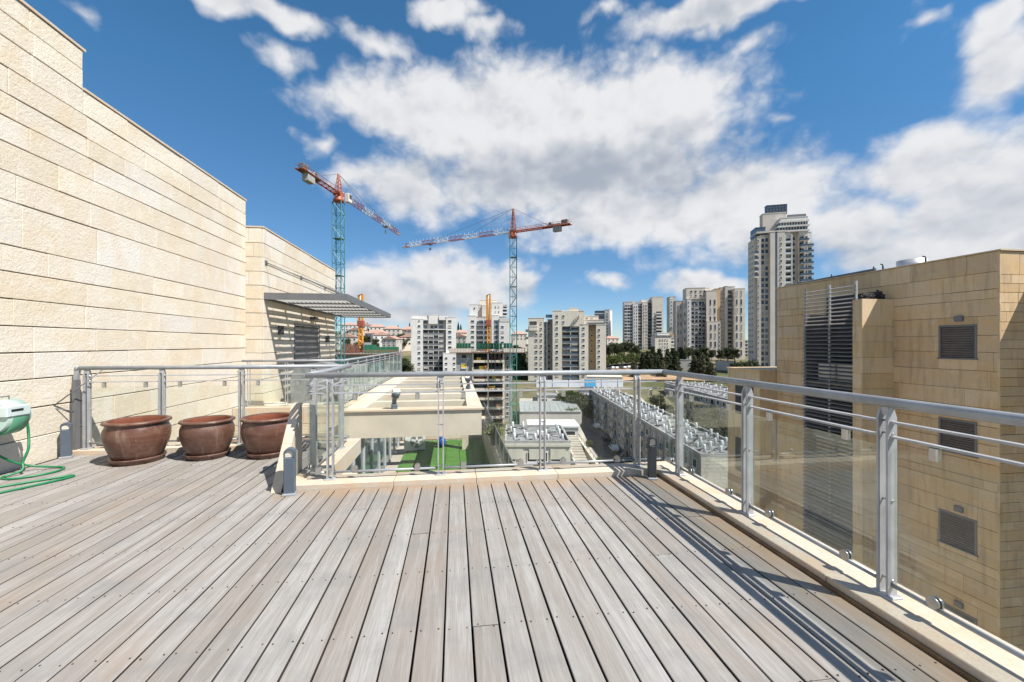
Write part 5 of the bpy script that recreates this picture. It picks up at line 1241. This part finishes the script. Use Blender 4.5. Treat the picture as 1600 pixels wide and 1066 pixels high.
def boom(px, ybot, ytop, zc, label, dy=0.0):
    s = zc/F; z0 = EYE + (537-ybot)*s; z1 = EYE + (537-ytop)*s
    t = thing('concrete_boom', label, 'concrete boom', W(px, zc, z0), -YAW, 'orange folded concrete booms')
    H = z1 - z0; w = 0.9
    m = MB()
    for sx in (-w/2, w/2):
        for sy in (-w/2, w/2): m.bar((sx, sy, 0), (sx, sy, H*0.45), 0.2)
    n = 8
    for i in range(n):
        za, zb = H*0.45*i/n, H*0.45*(i+1)/n; k = -1 if i % 2 else 1
        for sy in (-w/2, w/2): m.bar((-w/2*k, sy, za), (w/2*k, sy, zb), 0.12); m.bar((sy, -w/2*k, za), (sy, w/2*k, zb), 0.12)
    m.build('mast', M['orange'], t)
    MB().cbox(-0.9, 0.9, -0.7, 0.7, H*0.45, H*0.55, 0.08).build('turntable', M['red'], t)
    MB().cbox(-0.85, -0.25, -0.4, 0.2, H*0.52, H*0.98, 0.06).build('boom_arm', M['orange'], t)
    MB().cbox(0.2, 0.75, -0.3, 0.3, H*0.55, H, 0.06).build('boom_arm', M['orange'], t)
    MB().tube([(-0.1, -0.4, H*0.5), (-0.08, -0.4, H*0.97)], 0.1, 8).tube([(0.08, 0.4, H*0.5), (0.05, 0.4, H*0.93)], 0.09, 8).build('pipe', M['crane_white'], t)
    MB().tube([(-0.55, -0.45, H*0.97), (0.5, -0.2, H*1.0)], 0.13, 8).build('elbow', M['rebar'], t)
boom(763.5, 549, 459.5, 139, 'orange folded concrete boom on the building shell in the centre')
boom(564, 552, 459.5, 118, 'orange folded concrete boom rising behind the canopy')

def crane(px, zc, yslew, ytop, base, jib_dir, ljib, lcj, label):
    """jib_dir: world angle of the jib"""
    s = zc/F; Hs = EYE + (537-yslew)*s - base; Ht = EYE + (537-ytop)*s - base
    p = W(px, zc, base); t = thing('tower_crane', label, 'tower crane', p, 0, 'tower cranes over the building sites')
    w = 2.1; h = w/2
    sec = 3.0; n = int(Hs/sec); sec = Hs/n
    rz = -YAW
    for (name, k0, k1, mat) in (('mast_lower', 0, int(n*0.42), 'teal_lo'), ('mast_upper', int(n*0.42), n, 'teal')):
        m = MB()
        za, zb = k0*sec, k1*sec
        for sx in (-h, h):
            for sy in (-h, h): m.bar((sx, sy, za), (sx, sy, zb), 0.18)
        for k in range(k0, k1):
            a, b = k*sec, (k+1)*sec; q = 1 if k % 2 else -1
            for y in (-h, h): m.bar((-h*q, y, a), (h*q, y, b), 0.085); m.bar((-h, y, a), (h, y, a), 0.09)
            for x in (-h, h): m.bar((x, -h*q, a), (x, h*q, b), 0.085); m.bar((x, -h, a), (x, h, a), 0.09)
            if k % 3 == 0: m.box(-h, h, -h*0.9, h*0.9, a-0.04, a+0.04)
        mo = m.build(name, M[mat], t, rz=rz)
        ld = MB()
        for x in (-0.25, 0.25): ld.bar((x, 0.3, za), (x, 0.3, zb), 0.06)
        ld.build('ladder', M[mat], mo)
    # slewing unit
    top = link('slewing_unit', MB().lathe([(0.01, Hs), (1.25, Hs), (1.3, Hs+0.5), (1.0, Hs+0.9), (1.0, Hs+1.5), (0.01, Hs+1.5)], 16).box(-0.9, 0.9, -0.9, 0.9, Hs+1.5, Hs+2.4).mesh('slewing_unit', M['red']), t, rz=jib_dir)
    tw = MB(); zt = Ht; zb = Hs + 2.4
    for sx in (-0.75, 0.75):
        for sy in (-0.6, 0.6): tw.bar((sx, sy, zb), (sx*0.15, sy*0.15, zt), 0.17)
    for k in range(5):
        f = 1 - 0.85*k/5; g = 1 - 0.85*(k+1)/5; a = zb + (zt-zb)*k/5; b = zb + (zt-zb)*(k+1)/5
        for sy in (-1, 1): tw.bar((-0.75*f, 0.6*sy*f, a), (0.75*g, 0.6*sy*g, b), 0.10); tw.bar((-0.75*f, 0.6*sy*f, a), (0.75*f, 0.6*sy*f, a), 0.09)
        for sx in (-1, 1): tw.bar((0.75*sx*f, -0.6*f, a), (0.75*sx*g, 0.6*g, b), 0.10)
    tw.build('tower_head', M['red'], t, rz=jib_dir)
    cabm = MB().cbox(0.9, 2.4, -2.2, -1.0, Hs+0.4, Hs+2.5, 0.12); cabo = cabm.build('cab', M['crane_white'], t, rz=jib_dir)
    MB().box(2.402, 2.43, -2.1, -1.1, Hs+1.2, Hs+2.3).box(1.1, 2.2, -2.23, -2.202, Hs+1.2, Hs+2.3).build('cab_window', M['dkglass'], cabo)
    # jib: triangular lattice in red and white lengths
    zj = Hs + 1.9; jw, jh = 0.65, 1.25; ns = int(ljib/2.0); st = (ljib-1.0)/ns; per = max(3, ns//6)
    k = 0; idx = 0
    while k < ns:
        e = min(ns, k+per); m = MB(); xa, xb = 1.0 + k*st, 1.0 + e*st
        for sy in (-jw, jw): m.bar((xa, sy, zj), (xb, sy, zj), 0.15)
        m.bar((xa, 0, zj+jh), (xb, 0, zj+jh), 0.13)
        for i in range(k, e):
            a, b = 1.0 + i*st, 1.0 + (i+1)*st; c = (a+b)/2
            for sy in (-jw, jw): m.bar((a, sy, zj), (c, 0, zj+jh), 0.065); m.bar((c, 0, zj+jh), (b, sy, zj), 0.065)
            m.bar((a, -jw, zj), (a, jw, zj), 0.085); m.bar((a, -jw, zj), (b, jw, zj), 0.075)
        m.build('jib_section', M['crane_white'] if idx % 2 == 0 else M['red'], t, rz=jib_dir); k = e; idx += 1
    sp = MB()
    for i in range(int(ljib/1.6)):
        a = 2.5 + i*1.6
        if a > ljib - 2: break
        sp.tube([(a, 0, zj+jh), (a, 0, zj+jh+0.85)], 0.035, 3, 0, False, False)
    sp.build('bird_spikes', M['crane_white'], t, rz=jib_dir)
    MB().box(ljib*0.72, ljib*0.72+1.4, -0.8, 0.8, zj-0.45, zj-0.1).tube([(ljib*0.72+0.7, 0, zj-0.4), (ljib*0.72+0.7, 0, zj-1.7)], 0.06, 5).box(ljib*0.72+0.4, ljib*0.72+1.0, -0.2, 0.2, zj-2.3, zj-1.6).build('trolley', M['shutter'], t, rz=jib_dir)
    MB().lathe([(0.01,-0.3),(0.5,-0.3),(0.5,0.3),(0.01,0.3)], 10, 0, (ljib+0.2, 0, zj)).build('jib_end', M['crane_white'], t, rz=jib_dir)
    # counter jib
    cj = MB()
    for sy in (-0.8, 0.8): cj.bar((-lcj, sy, zj), (-1.0, sy, zj), 0.30); cj.bar((-lcj, sy, zj+1.0), (-1.0, sy, zj+1.0), 0.09)
    for i in range(int(lcj/1.8)):
        a = -1.0 - 1.8*i
        cj.bar((a, -0.8, zj), (a-1.8, 0.8, zj), 0.1); cj.bar((a, -0.8, zj), (a, 0.8, zj), 0.12)
        for sy in (-0.8, 0.8): cj.bar((a, sy, zj), (a, sy, zj+1.0), 0.07)
    cj.build('counter_jib', M['red'], t, rz=jib_dir)
    MB().box(-lcj*0.98, -lcj*0.5, -0.75, 0.75, zj+0.16, zj+0.22).build('walkway', M['shutter'], t, rz=jib_dir)
    for i in range(4): MB().cbox(-lcj*0.74 - 0.62*i, -lcj*0.74 - 0.62*i + 0.55, -0.75, 0.75, zj-1.7, zj+0.5, 0.05).build('counterweight', M['concrete'], t, rz=jib_dir)
    MB().cbox(-lcj*0.95, -lcj*0.95+2.0, -0.6, 0.6, zj+0.23, zj+1.5, 0.08).tube([(-lcj*0.66, -0.6, zj+0.75), (-lcj*0.66, 0.6, zj+0.75)], 0.5, 12).box(-lcj*0.66-0.8, -lcj*0.66+0.8, -0.75, 0.75, zj+0.23, zj+0.5).build('winch', M['shutter'], t, rz=jib_dir)
    for (a, b) in (((0, 0, zt), (-lcj*0.62, 0, zj+0.6)), ((0, 0, zt), (ljib*0.36, 0, zj+jh)), ((0, 0, zt), (ljib*0.66, 0, zj+jh))):
        MB().tube([a, b], 0.05, 5, 0, False).build('tie_rod', M['shutter'], t, rz=jib_dir)
    return t
def jdir(px0, zc0, px1, zc1):
    a, b = W(px0, zc0), W(px1, zc1); return math.atan2(b.y-a.y, b.x-a.x), (b-a).length
a, l = jdir(529, 100, 622, 136); a2, l2 = jdir(529, 100, 466, 85)
crane(529, 100, 316, 272, -27, a, l, l2, 'nearer teal tower crane with its jib pointing away, upper left')
a, l = jdir(802, 130, 632, 150.5); a2, l2 = jdir(802, 130, 888, 119.4)
crane(802, 130, 372, 326, -27, a, l, l2, 'teal tower crane with long red and white jib, centre')

# ================================================================== LOW BUILDINGS WITH SOLAR WATER HEATERS
ORD = ['first','second','third','fourth','fifth','sixth','seventh','eighth','ninth','tenth','eleventh','twelfth','thirteenth','fourteenth','fifteenth','sixteenth','seventeenth','eighteenth','nineteenth','twentieth']
ORD += ['twenty-' + o for o in ORD[:9]] + ['thirtieth', 'thirty-first', 'thirty-second']
def heater_parts():
    tank = MB().lathe([(0.001,0.42),(0.25,0.42),(0.27,0.46),(0.27,1.46),(0.24,1.52),(0.001,1.54)], 12, 0, (0, 0, 0))
    st = MB()
    for a in range(3): st.bar((0.22*math.cos(a*2.09), 0.22*math.sin(a*2.09), 0), (0.18*math.cos(a*2.09), 0.18*math.sin(a*2.09), 0.43), 0.05)
    pa = MB().add([(0.45,-0.45,0.12),(0.45,0.45,0.12),(1.25,0.45,0.62),(1.25,-0.45,0.62),(0.45,-0.45,0.04),(0.45,0.45,0.04),(1.25,0.45,0.54),(1.25,-0.45,0.54)],
                  [(3,2,1,0),(4,5,6,7),(0,1,5,4),(1,2,6,5),(2,3,7,6),(3,0,4,7)])
    lg = MB().bar((1.2,-0.42,0),(1.2,-0.42,0.52),0.04).bar((1.2,0.42,0),(1.2,0.42,0.52),0.04).bar((0.0,0,0.5),(0.5,0,0.1),0.035)
    return [('tank', tank.mesh('tank', M['white']), []), ('stand', st.mesh('stand', M['shutter']), []), ('collector', pa.mesh('collector', M['panel']), [('leg', lg.mesh('leg', M['shutter']))])]
HP = heater_parts()
hrn = random.Random(17)
def flat_block(name, label, xc0, xc1, zc0, zc1, zroof, zbase, wallm, group, hlabel, nx, nz, side_rows=4, jitter=0.5):
    t = thing(name, label, 'apartment block', CW(xc0, zc0, zbase), -YAW)
    w, d, H = xc1-xc0, zc1-zc0, zroof-zbase
    MB().box(0, w, 0, d, 0, H).build('wall', M[wallm], t)
    MB().box(0.3, w-0.3, 0.3, d-0.3, H+0.002, H+0.06).build('roof', M['roofgrey'], t)
    for (a, b, c, e) in ((-0.05, w+0.05, -0.05, 0.25), (-0.05, w+0.05, d-0.25, d+0.05), (-0.05, 0.25, 0.251, d-0.251), (w-0.25, w+0.05, 0.251, d-0.251)):
        MB().box(a, b, c, e, H+0.003, H+0.55).build('roof_parapet', M['concrete'], t)
    # flank towards the street: balconies, windows, vertical ribs
    nb = int(d/3.6)
    for i in range(nb):
        y = d*(i+0.5)/nb
        MB().box(-0.16, -0.002, y-1.85, y-1.6, 0, H).build('rib', M['concrete'], t)
        for k in range(side_rows):
            z = H - 2.5 - k*2.9
            if z < 0: continue
            if i % 3 == 1:
                MB().box(-1.3, -0.003, y-1.5, y+1.5, z-0.25, z).box(-1.3, -1.2, y-1.5, y+1.5, z, z+0.9).build('balcony', M['concrete'], t)
                link('window', win_mesh(2.0, 1.9, M['dkglass']), t, (0, y, z+0.15), R(-90))
            else: link('window', win_mesh(1.3, 1.25, M['dkglass']), t, (0, y, z+0.5), R(-90))
            MB().box(-0.08, -0.002, y-1.6, y+1.72, z-0.36, z-0.20).build('string_course', M['concrete'], t) if i % 3 != 1 else None
    for i in range(nx):
        cnt = 0
        for j in range(nz):
            if hrn.random() < 0.08: continue
            lab = '%s, %s row from left, %s from near end' % (hlabel, ORD[i], ORD[cnt]); cnt += 1
            x = w*(i+0.5)/nx + hrn.uniform(-jitter, jitter); y = d*(j+0.5)/nz + hrn.uniform(-jitter, jitter)
            if not (0.6 < x < w-1.0 and 0.6 < y < d-0.6): x = min(max(x, 0.7), w-1.1); y = min(max(y, 0.7), d-0.7)
            clone(HP, 'solar_heater', lab, 'solar heater', CW(xc0 + x, zc0 + y, zroof + 0.065), hrn.uniform(-0.5, 0.5) - 0.9, group, hrn.uniform(0.72, 1.0))
    rb = MB()
    for i in range(int(d/5)):
        y = 1.5 + i*5.0; rb.box(0.5, w-0.5, y, y+0.12, H+0.061, H+0.25)
        x = hrn.uniform(1, w-2); rb.box(x, x+1.2, y+1.2, y+2.2, H+0.061, H+0.5)
    rb.build('roof_pipes', M['roofgrey'], t)
    for i in range(int(w*d/22)):
        x, y = hrn.uniform(0.8, w-1.6), hrn.uniform(0.8, d-1.6); q = hrn.random()
        if q < 0.4: MB().cbox(x, x+hrn.uniform(0.5,1.1), y, y+hrn.uniform(0.4,0.9), H+0.062, H+hrn.uniform(0.5,1.0), 0.03).build('roof_box', M['white'] if q < 0.2 else M['concrete'], t)
        elif q < 0.7: MB().box(x, x+hrn.uniform(0.8,2.0), y, y+hrn.uniform(0.6,1.3), H+0.062, H+0.09, 0).build('roof_patch', M['slabw'] if q < 0.55 else M['asphalt'], t)
        elif q < 0.85: MB().tube([(x,y,H+0.06),(x,y,H+hrn.uniform(1.5,3.0))], 0.03, 4).tube([(x-0.5,y,H+1.4),(x+0.5,y,H+1.45)], 0.025, 4).build('antenna', M['shutter'], t)
        else: MB().tube([(x,y,H+0.12),(x+hrn.uniform(-2,2)*0.3,y+0.8,H+0.12)], 0.05, 5).build('roof_pipe', M['white'], t)
    return t, w, d, H
ZR = EYE - 17.0
t, w, d, H = flat_block('long_block', 'long low apartment block with dozens of white solar heaters on its roof', 28.2, 37.2, 61.2, 150, ZR, -27.2, 'oldwall',
                        'solar heaters on the long block', 'white heater on the long roof', 4, 30)
# blank end wall of big pale blocks
ew = random.Random(4); ee = link('end_wall', None, t, (0, -0.06, 0)); zz = 0.0
while zz < H - 0.2:
    x = -0.02; h = 0.56
    while x < w - 0.05:
        l = ew.uniform(0.8, 1.5); x1 = min(w+0.02, x + l); 
        if w - x1 < 0.4: x1 = w + 0.02
        MB().box(x+0.012, x1-0.012, -0.04, 0.058, zz+0.012, min(H, zz+h)-0.012).build('stone', M['oldstone'], ee); x = x1
    zz += h
MB().tube([(4.3, -0.16, H-0.4), (4.3, -0.16, 0.5)], 0.07, 6).tube([(4.3, -0.16, H-0.9), (5.3, -0.16, H-0.5)], 0.06, 6).build('drain_pipe', M['shutter'], t)
t2, w2, d2, H2 = flat_block('short_block', 'small low block with white solar heaters just beyond the lower terrace', -1.2, 9.9, 69.5, 83, ZR, -27.2, 'oldstone',
                        'solar heaters on the small block', 'white heater on the small roof', 5, 4, 3)
for i in range(3):
    MB().box(0.5 + 3.6*i, 3.1 + 3.6*i, -0.2, -0.003, H2-2.6, H2-0.9).build('stone_panel', M['oldstone'], t2)
for x in (1.0, 4.6, 6.4, 8.6): link('window', win_mesh(1.5, 1.5, M['dkglass']), t2, (x, 0, H2-3.0))
for x in (3.4, 8.0): 
    MB().box(x-1.3, x+1.3, -1.5, -0.004, H2-3.9, H2-3.7).box(x-1.3, x+1.3, -1.5, -1.4, H2-3.7, H2-2.9).build('balcony', M['concrete_lt'], t2)
MB().box(-0.08, w2+0.08, -0.28, -0.055, H2-0.45, H2+0.0).build('cornice', M['oldstone'], t2)
flat_block('back_block', 'second low block with solar heaters, beyond the olive slope', 66, 84, 118, 178, EYE - 17.5, -27, 'oldstone',
           'solar heaters on the back block', 'white heater on the back roof', 5, 12)
def front_porch():
    t = thing('low_villa', 'low white roofed villa with glass roof beside the crane foot', 'house', CW(4.5, 108, -26.8), -YAW)
    MB().box(0, 13, 0, 9, 0, 6.2).build('wall', M['tw_white'], t); MB().box(-0.4, 13.4, -0.4, 9.4, 6.202, 6.6).build('roof', M['slabw'], t)
    for x in (2.2, 6.5, 10.8): link('window', win_mesh(2.6, 2.0, M['dkglass']), t, (x, 0, 3.2))
    for i in range(8): MB().box(0.3+1.6*i, 1.75+1.6*i, -5.5, -0.45, 2.2, 2.26).build('canopy_pane', M['formwork'], t)
    t = thing('glass_hall', 'long pale green glass roofed hall behind the villa', 'hall', CW(2.5, 132, -25.5), -YAW)
    MB().box(0, 20, 0, 14, 0, 5).build('wall', M['tw_grey'], t)
    for i in range(12):
        MB().prism([(-0.3, 5.02), (14.3, 6.4), (14.3, 6.5), (-0.3, 5.12)], 'x', 1.66*i+0.04, 1.66*i+1.62).build('roof_pane', M['glassroof'], t)
    t = thing('white_shed', 'white flat roofed shed in front of the blue hoarding', 'shed', CW(10, 158, -23.2), -YAW)
    MB().box(0, 26, 0, 8, 0, 4.4).build('wall', M['tw_white'], t); MB().box(-0.3, 26.3, -0.3, 8.3, 4.402, 4.75).build('roof', M['roofgrey'], t)
    for i in range(6): link('window', win_mesh(2.0, 1.4, M['dkglass']), t, (2.5+4.2*i, 0, 1.9))
M['glassroof'] = plain('pale_glass_roof', (0.34,0.36,0.355), 0.2, var=0.1, nsc=0.5)
front_porch()
# white and blue hoarding
hd = thing('site_hoarding', 'white and blue panel hoarding along the foot of the cream tower', 'hoarding', CW(11, 188, ground(20, 188) - 0.3), -YAW)
for i in range(16):
    mat = M['hoard_bl'] if i in (9, 10) else M['hoard']
    MB().box(2.5*i + (0.12 if i % 3 == 0 else 0.02), 2.5*i+2.48, 0, 0.1, 0, 3.6).build('hoarding_panel', mat, hd)
    if i % 3 == 0: MB().box(2.5*i-0.10, 2.5*i+0.115, -0.06, 0.12, 0, 3.7).build('hoarding_post', M['blue'], hd)
# retaining wall with a rail along the street
rw = thing('retaining_wall', 'long pale retaining wall with railing beside the shaded street', 'wall', CW(18.6, 74, -27.2), -YAW)
for i in range(26):
    y = 3.9*i; zb = ground(18.6, 74+y) + 27.2
    MB().cbox(-0.35, 0.35, y, y+3.88, -0.5, zb+1.9, 0.04).build('wall_segment', M['oldstone'], rw)
    MB().tube([(0, y+0.1, zb+1.85), (0, y+0.1, zb+2.8)], 0.05, 5).tube([(0, y+0.1, zb+2.75), (0, y+3.9, zb+2.75)], 0.05, 5).build('rail', M['shutter'], rw)
st2 = thing('stairway', 'pale stone stairway with stepped walls between small block and street', 'stairs', CW(13.4, 72, -27.2), -YAW)
for i in range(22): MB().box(0, 3.2, 1.5*i, 1.5*i+1.49, -0.5, 0.35+0.26*i*0.9).build('step', M['paving'], st2)
for i in range(8): MB().cbox(-0.4, -0.02, 4.2*i, 4.2*i+4.19, -0.5, 1.9+0.7*i, 0.04).build('side_wall', M['oldstone'], st2)

# ================================================================== TREES
def tree_parts(kind, seed, H, Rr, n, leaf, size):
    r = random.Random(seed); m = MB(); tr = MB(); lm = MB()
    tr.tube([(0,0,-0.5), (r.uniform(-.1,.1), r.uniform(-.1,.1), H*0.3), (r.uniform(-.2,.2), r.uniform(-.2,.2), H*0.62)], [H*0.035, H*0.026, H*0.012], 7)
    cl = []
    if kind == 'broad':
        for i in range(13):
            a = r.uniform(0, 6.28); q = Rr*math.sqrt(r.random())*0.75; z = H*r.uniform(0.36, 0.88)
            q *= 1.0 - 0.55*max(0, (z/H-0.55))/0.45
            c = Vector((q*math.cos(a), q*math.sin(a), z)); cl.append((c, Rr*r.uniform(0.28, 0.5)))
            tr.tube([(0,0,H*0.3), tuple(c*0.75 + Vector((0,0,H*0.05)))], [H*0.012, H*0.004], 4)
        for i in range(n):
            c, cr_ = cl[i % len(cl)]; d = Vector((r.gauss(0,1), r.gauss(0,1), r.gauss(0,0.85))).normalized()*cr_*(r.random()**0.4)*r.uniform(0.8,1.15)
            leafquad(m, c+d, size*r.uniform(0.6,1.3), r)
    elif kind == 'cypress':
        for i in range(n):
            z = r.random()**0.9; rad = Rr*(math.sin(math.pi*min(1, z*0.9+0.12))**0.7)*(1-z*0.35)*r.uniform(0.55, 1.08); a = r.uniform(0, 6.28)
            leafquad(m, Vector((rad*math.cos(a), rad*math.sin(a), H*(0.05+0.95*z))), size*r.uniform(0.6,1.2), r, True)
    else:                                                        # conifer in tiers
        for k in range(11):
            z = 0.14 + 0.84*k/10; L = Rr*(1-z)**0.8 + 0.15
            for b in range(7):
                a = r.uniform(0, 6.28); d = Vector((math.cos(a), math.sin(a), -0.12)); Lb = L*r.uniform(0.6, 1.15)
                tr.tube([(0,0,H*z), tuple(Vector((0,0,H*z)) + d*Lb*0.8)], [H*0.007, H*0.002], 3, 0, False)
                for i in range(max(2, n//50)):
                    f = r.uniform(0.2, 1.0); p = Vector((0,0,H*z)) + d*Lb*f + Vector((r.gauss(0,.22), r.gauss(0,.22), r.gauss(0.05,.18)))*Rr*0.3
                    leafquad(m, p, size*r.uniform(0.6,1.2), r)
    return [('trunk', tr.mesh('trunk', M['trunk']), []), ('crown', m.mesh('crown', leaf), [])]
def leafquad(m, p, s, r, up=False):
    q = Vector((r.gauss(0,1), r.gauss(0,1), r.gauss(0,1) + (1.6 if up else 0))).normalized()*s
    t = q.cross(Vector((r.gauss(0,1), r.gauss(0,1), r.gauss(0,1)))).normalized()*s*0.55
    m.add([p-q*0.5, p+t*0.5, p+q*0.5, p-t*0.5], [(0,1,2,3)])
BR = [tree_parts('broad', 1, 8, 3.6, 2200, M['leaf_a'], 0.62), tree_parts('broad', 2, 7, 3.8, 2200, M['leaf_b'], 0.62), tree_parts('broad', 3, 6, 3.2, 1800, M['leaf_c'], 0.55)]
CO = [tree_parts('conifer', 4, 12, 4.4, 3000, M['leaf_a'], 1.0), tree_parts('conifer', 5, 11, 4.2, 2800, M['leaf_c'], 0.95)]
CY = [tree_parts('cypress', 6, 10, 1.0, 1300, M['leaf_a'], 0.6)]
tr_ = random.Random(31)
_groups = {}
def tree(parts, px, zc, sc, label, group, kind='tree', z=None):
    _groups.setdefault(group, []).append((px, None))
    p = G(px, zc, -0.2) if z is None else W(px, zc, z)
    t = clone(parts, kind, label, 'tree', p, tr_.uniform(0, 6.28), group, (sc*tr_.uniform(0.9,1.1), sc*tr_.uniform(0.9,1.1), sc*tr_.uniform(0.92,1.1)))
    _groups[group][-1] = (px, t); return t
for (px, zc, sc) in ((1012,236,1.0),(1020,240,1.15),(1030,246,1.1),(1043,238,1.0),(1051,243,1.1),(1057,236,0.95),(1037,228,0.8),(1005,246,0.9),(1064,250,1.0)):
    tree(CO[0], px, zc, sc, 'dark pine in the grove below the low white block', 'dark pines below the white block', 'pine_tree')
for (px, zc, sc) in ((990,222,0.8),(1035,222,0.85),(1085,226,1.0),(1096,222,1.05),(1106,226,0.95),(1112,219,0.75)):
    tree(CO[1], px, zc, sc, 'dusty olive coloured pine on the slope below the towers', 'olive pines on the slope', 'pine_tree')
for (px, zc, sc) in ((1152,205,1.25),(1163,196,1.35),(1175,200,1.4),(1184,192,1.2),(1158,190,0.9),(1188,185,1.0)):
    tree(BR[0], px, zc, sc, 'big dark leafy tree at the foot of the tallest tower', 'dark trees by the tallest tower', 'leafy_tree')
for (px, zc, sc) in ((950,262,1.1),(957,268,1.2),(964,262,1.0),(971,270,1.2),(978,264,1.1),(986,270,1.2),(994,264,1.1),(1002,270,1.2),(945,256,1.0),(1009,262,1.0)):
    tree(BR[1], px, zc, sc, 'light green bushy tree on the bank right of the cream tower', 'light green trees on the bank', 'leafy_tree')
for (px, zc, sc) in ((952,320,1.3),(960,330,1.5),(968,325,1.3),(976,335,1.5),(985,330,1.4),(948,340,1.3),(994,318,1.2),(1068,285,1.1),(1076,288,1.2),(1090,287,1.1),(1100,284,1.2),(1112,287,1.0),(1126,284,1.1),(1137,287,1.1),(1148,283,1.2)):
    tree(BR[0], px, zc, sc, 'dark leafy tree along the foot of the far towers', 'dark trees at the far towers', 'leafy_tree')
for (px, zc, sc) in ((536,312,1.0),(553,305,1.1),(568,318,1.1),(605,330,1.0),(622,318,1.1),(628,330,1.2),(617,300,1.2),(600,345,1.0),(565,345,1.1),(548,350,1.2),(580,355,1.0),(645,340,1.1),(560,285,1.2),(587,300,1.0),(541,290,1.2),(575,328,1.0),(598,318,0.9),(610,340,1.1),(625,345,1.1),(592,370,1.2),(560,380,1.3),(577,395,1.2),(615,385,1.3),(634,300,1.2),(545,375,1.2)):
    tree(BR[0], px, zc, sc, 'dark green tree between the red roofed hill houses', 'trees among the hill houses', 'leafy_tree')
for (px, zc, sc) in ((632,215,1.4),(636,208,1.3),(628,222,1.5)):
    tree(BR[0], px, zc, sc, 'tall dark tree at the left foot of the white tower', 'dark trees left of the white tower', 'leafy_tree')
for (px, zc, sc) in ((634,190,1.0),(640,198,0.9),(630,196,0.9)):
    tree(BR[1], px, zc, sc, 'yellow green shrub tree below the white tower', 'yellow green shrubs below the white tower', 'leafy_tree')
for (px, zc, sc) in ((574,440,1.1),(622,430,1.0),(716,420,1.2),(720,425,1.0),(805,420,1.1),(640,445,1.0),(812,410,1.2),(711,430,1.0)):
    tree(CY[0], px, zc, sc, 'slender dark cypress on the hill skyline', 'cypresses on the skyline', 'cypress_tree')
for (px, zc, sc) in ((806,250,1.5),(812,240,1.3),(817,255,1.4),(815,225,1.1)):
    tree(CO[0], px, zc, sc, 'dark pine between the crane mast and the cream tower', 'dark pines by the crane mast', 'pine_tree')
for (px, zc, sc) in ((885,150,1.1),(892,147,1.2),(901,143,1.1),(909,147,1.15),(918,140,1.0),(896,134,0.8)):
    tree(BR[2] if px > 900 else BR[1], px, zc, sc, 'bushy tree at the far end of the shaded street', 'trees at the end of the street', 'leafy_tree')
for (px, zc, sc) in ((806,92,0.75),(811,96,0.8)):
    tree(BR[1], px, zc, sc, 'bright green tree behind the small low roof by the crane', 'trees behind the small block', 'leafy_tree')
for (px, zc, sc) in ((1068,115,0.9),(1085,108,1.0),(1100,120,1.1),(1116,104,1.0),(1126,116,1.1),(1140,100,0.9),(1150,112,1.1),(1162,98,0.95),(1174,108,1.0),(1182,94,0.9),(1052,130,1.0),(1040,138,1.0),(1075,128,1.0),(1112,128,1.0),(1190,84,0.9),(1060,104,0.9),(1095,98,1.0),(1108,112,1.1),(1133,94,1.0),(1146,103,1.1),(1170,118,1.2),(1046,122,1.0),(1122,88,0.9),(1158,86,0.9),(1078,142,1.1),(1030,148,1.1)):
    tree(BR[2], px, zc, sc, 'dusty olive tree on the slope behind the long block', 'olive trees behind the long block', 'olive_tree')
for (px, zc, sc) in ((905,104,0.35),(935,95,0.3),(893,118,0.4),(922,110,0.35),(960,100,0.3)):
    tree(BR[1], px, zc, sc, 'small shrub beside the shaded street', 'shrubs beside the street', 'shrub')

# ---- parked cars on the upper road
def car_parts(mat):
    b = MB().prism([(-2.1,0.28),(2.1,0.28),(2.15,0.6),(1.95,0.82),(1.1,0.92),(0.55,1.42),(-1.1,1.45),(-1.75,0.98),(-2.1,0.9)], 'y', -0.85, 0.85)
    g = MB().prism([(0.98,0.95),(0.52,1.36),(-1.05,1.38),(-1.6,0.98)], 'y', -0.865, 0.865)
    wh = []
    for x in (-1.3, 1.3):
        for y in (-0.8, 0.8): wh.append(('wheel', MB().tube([(x,y-0.1,0.32),(x,y+0.1,0.32)], 0.32, 14).mesh('wheel', M['black']), []))
    return [('body', b.mesh('body', mat), []), ('windows', g.mesh('windows', M['dkglass']), [])] + wh
CW_, CD_ = car_parts(M['car_white']), car_parts(M['car_dark'])
for i in range(9):
    px = 952 + 6.2*i
    p = G(px, 250 + (i % 2)*1.5, 0.72)
    clone(CW_ if i % 3 else CD_, 'parked_car', ('white' if i % 3 else 'dark') + ' car parked on the bank by the cream tower, ' + ORD[i] + ' of the row', 'car', p, -YAW + R(75), ('white' if i % 3 else 'dark') + ' cars parked on the bank')
for i in range(4):
    p = CW(26.6, 96 + 11*i, ground(26, 96+11*i) + 0.27)
    clone(CW_ if i % 2 else CD_, 'parked_car', ('white' if i % 2 else 'dark') + ' car parked along the long block, ' + ORD[i] + ' from the near end', 'car', p, -YAW + R(90), ('white' if i % 2 else 'dark') + ' cars in the shaded street')

for grp, lst in _groups.items():
    for i, (px, t) in enumerate(sorted(lst, key=lambda q: q[0])):
        t['label'] = t['label'] + ', ' + (ORD[i] + ' from the left')
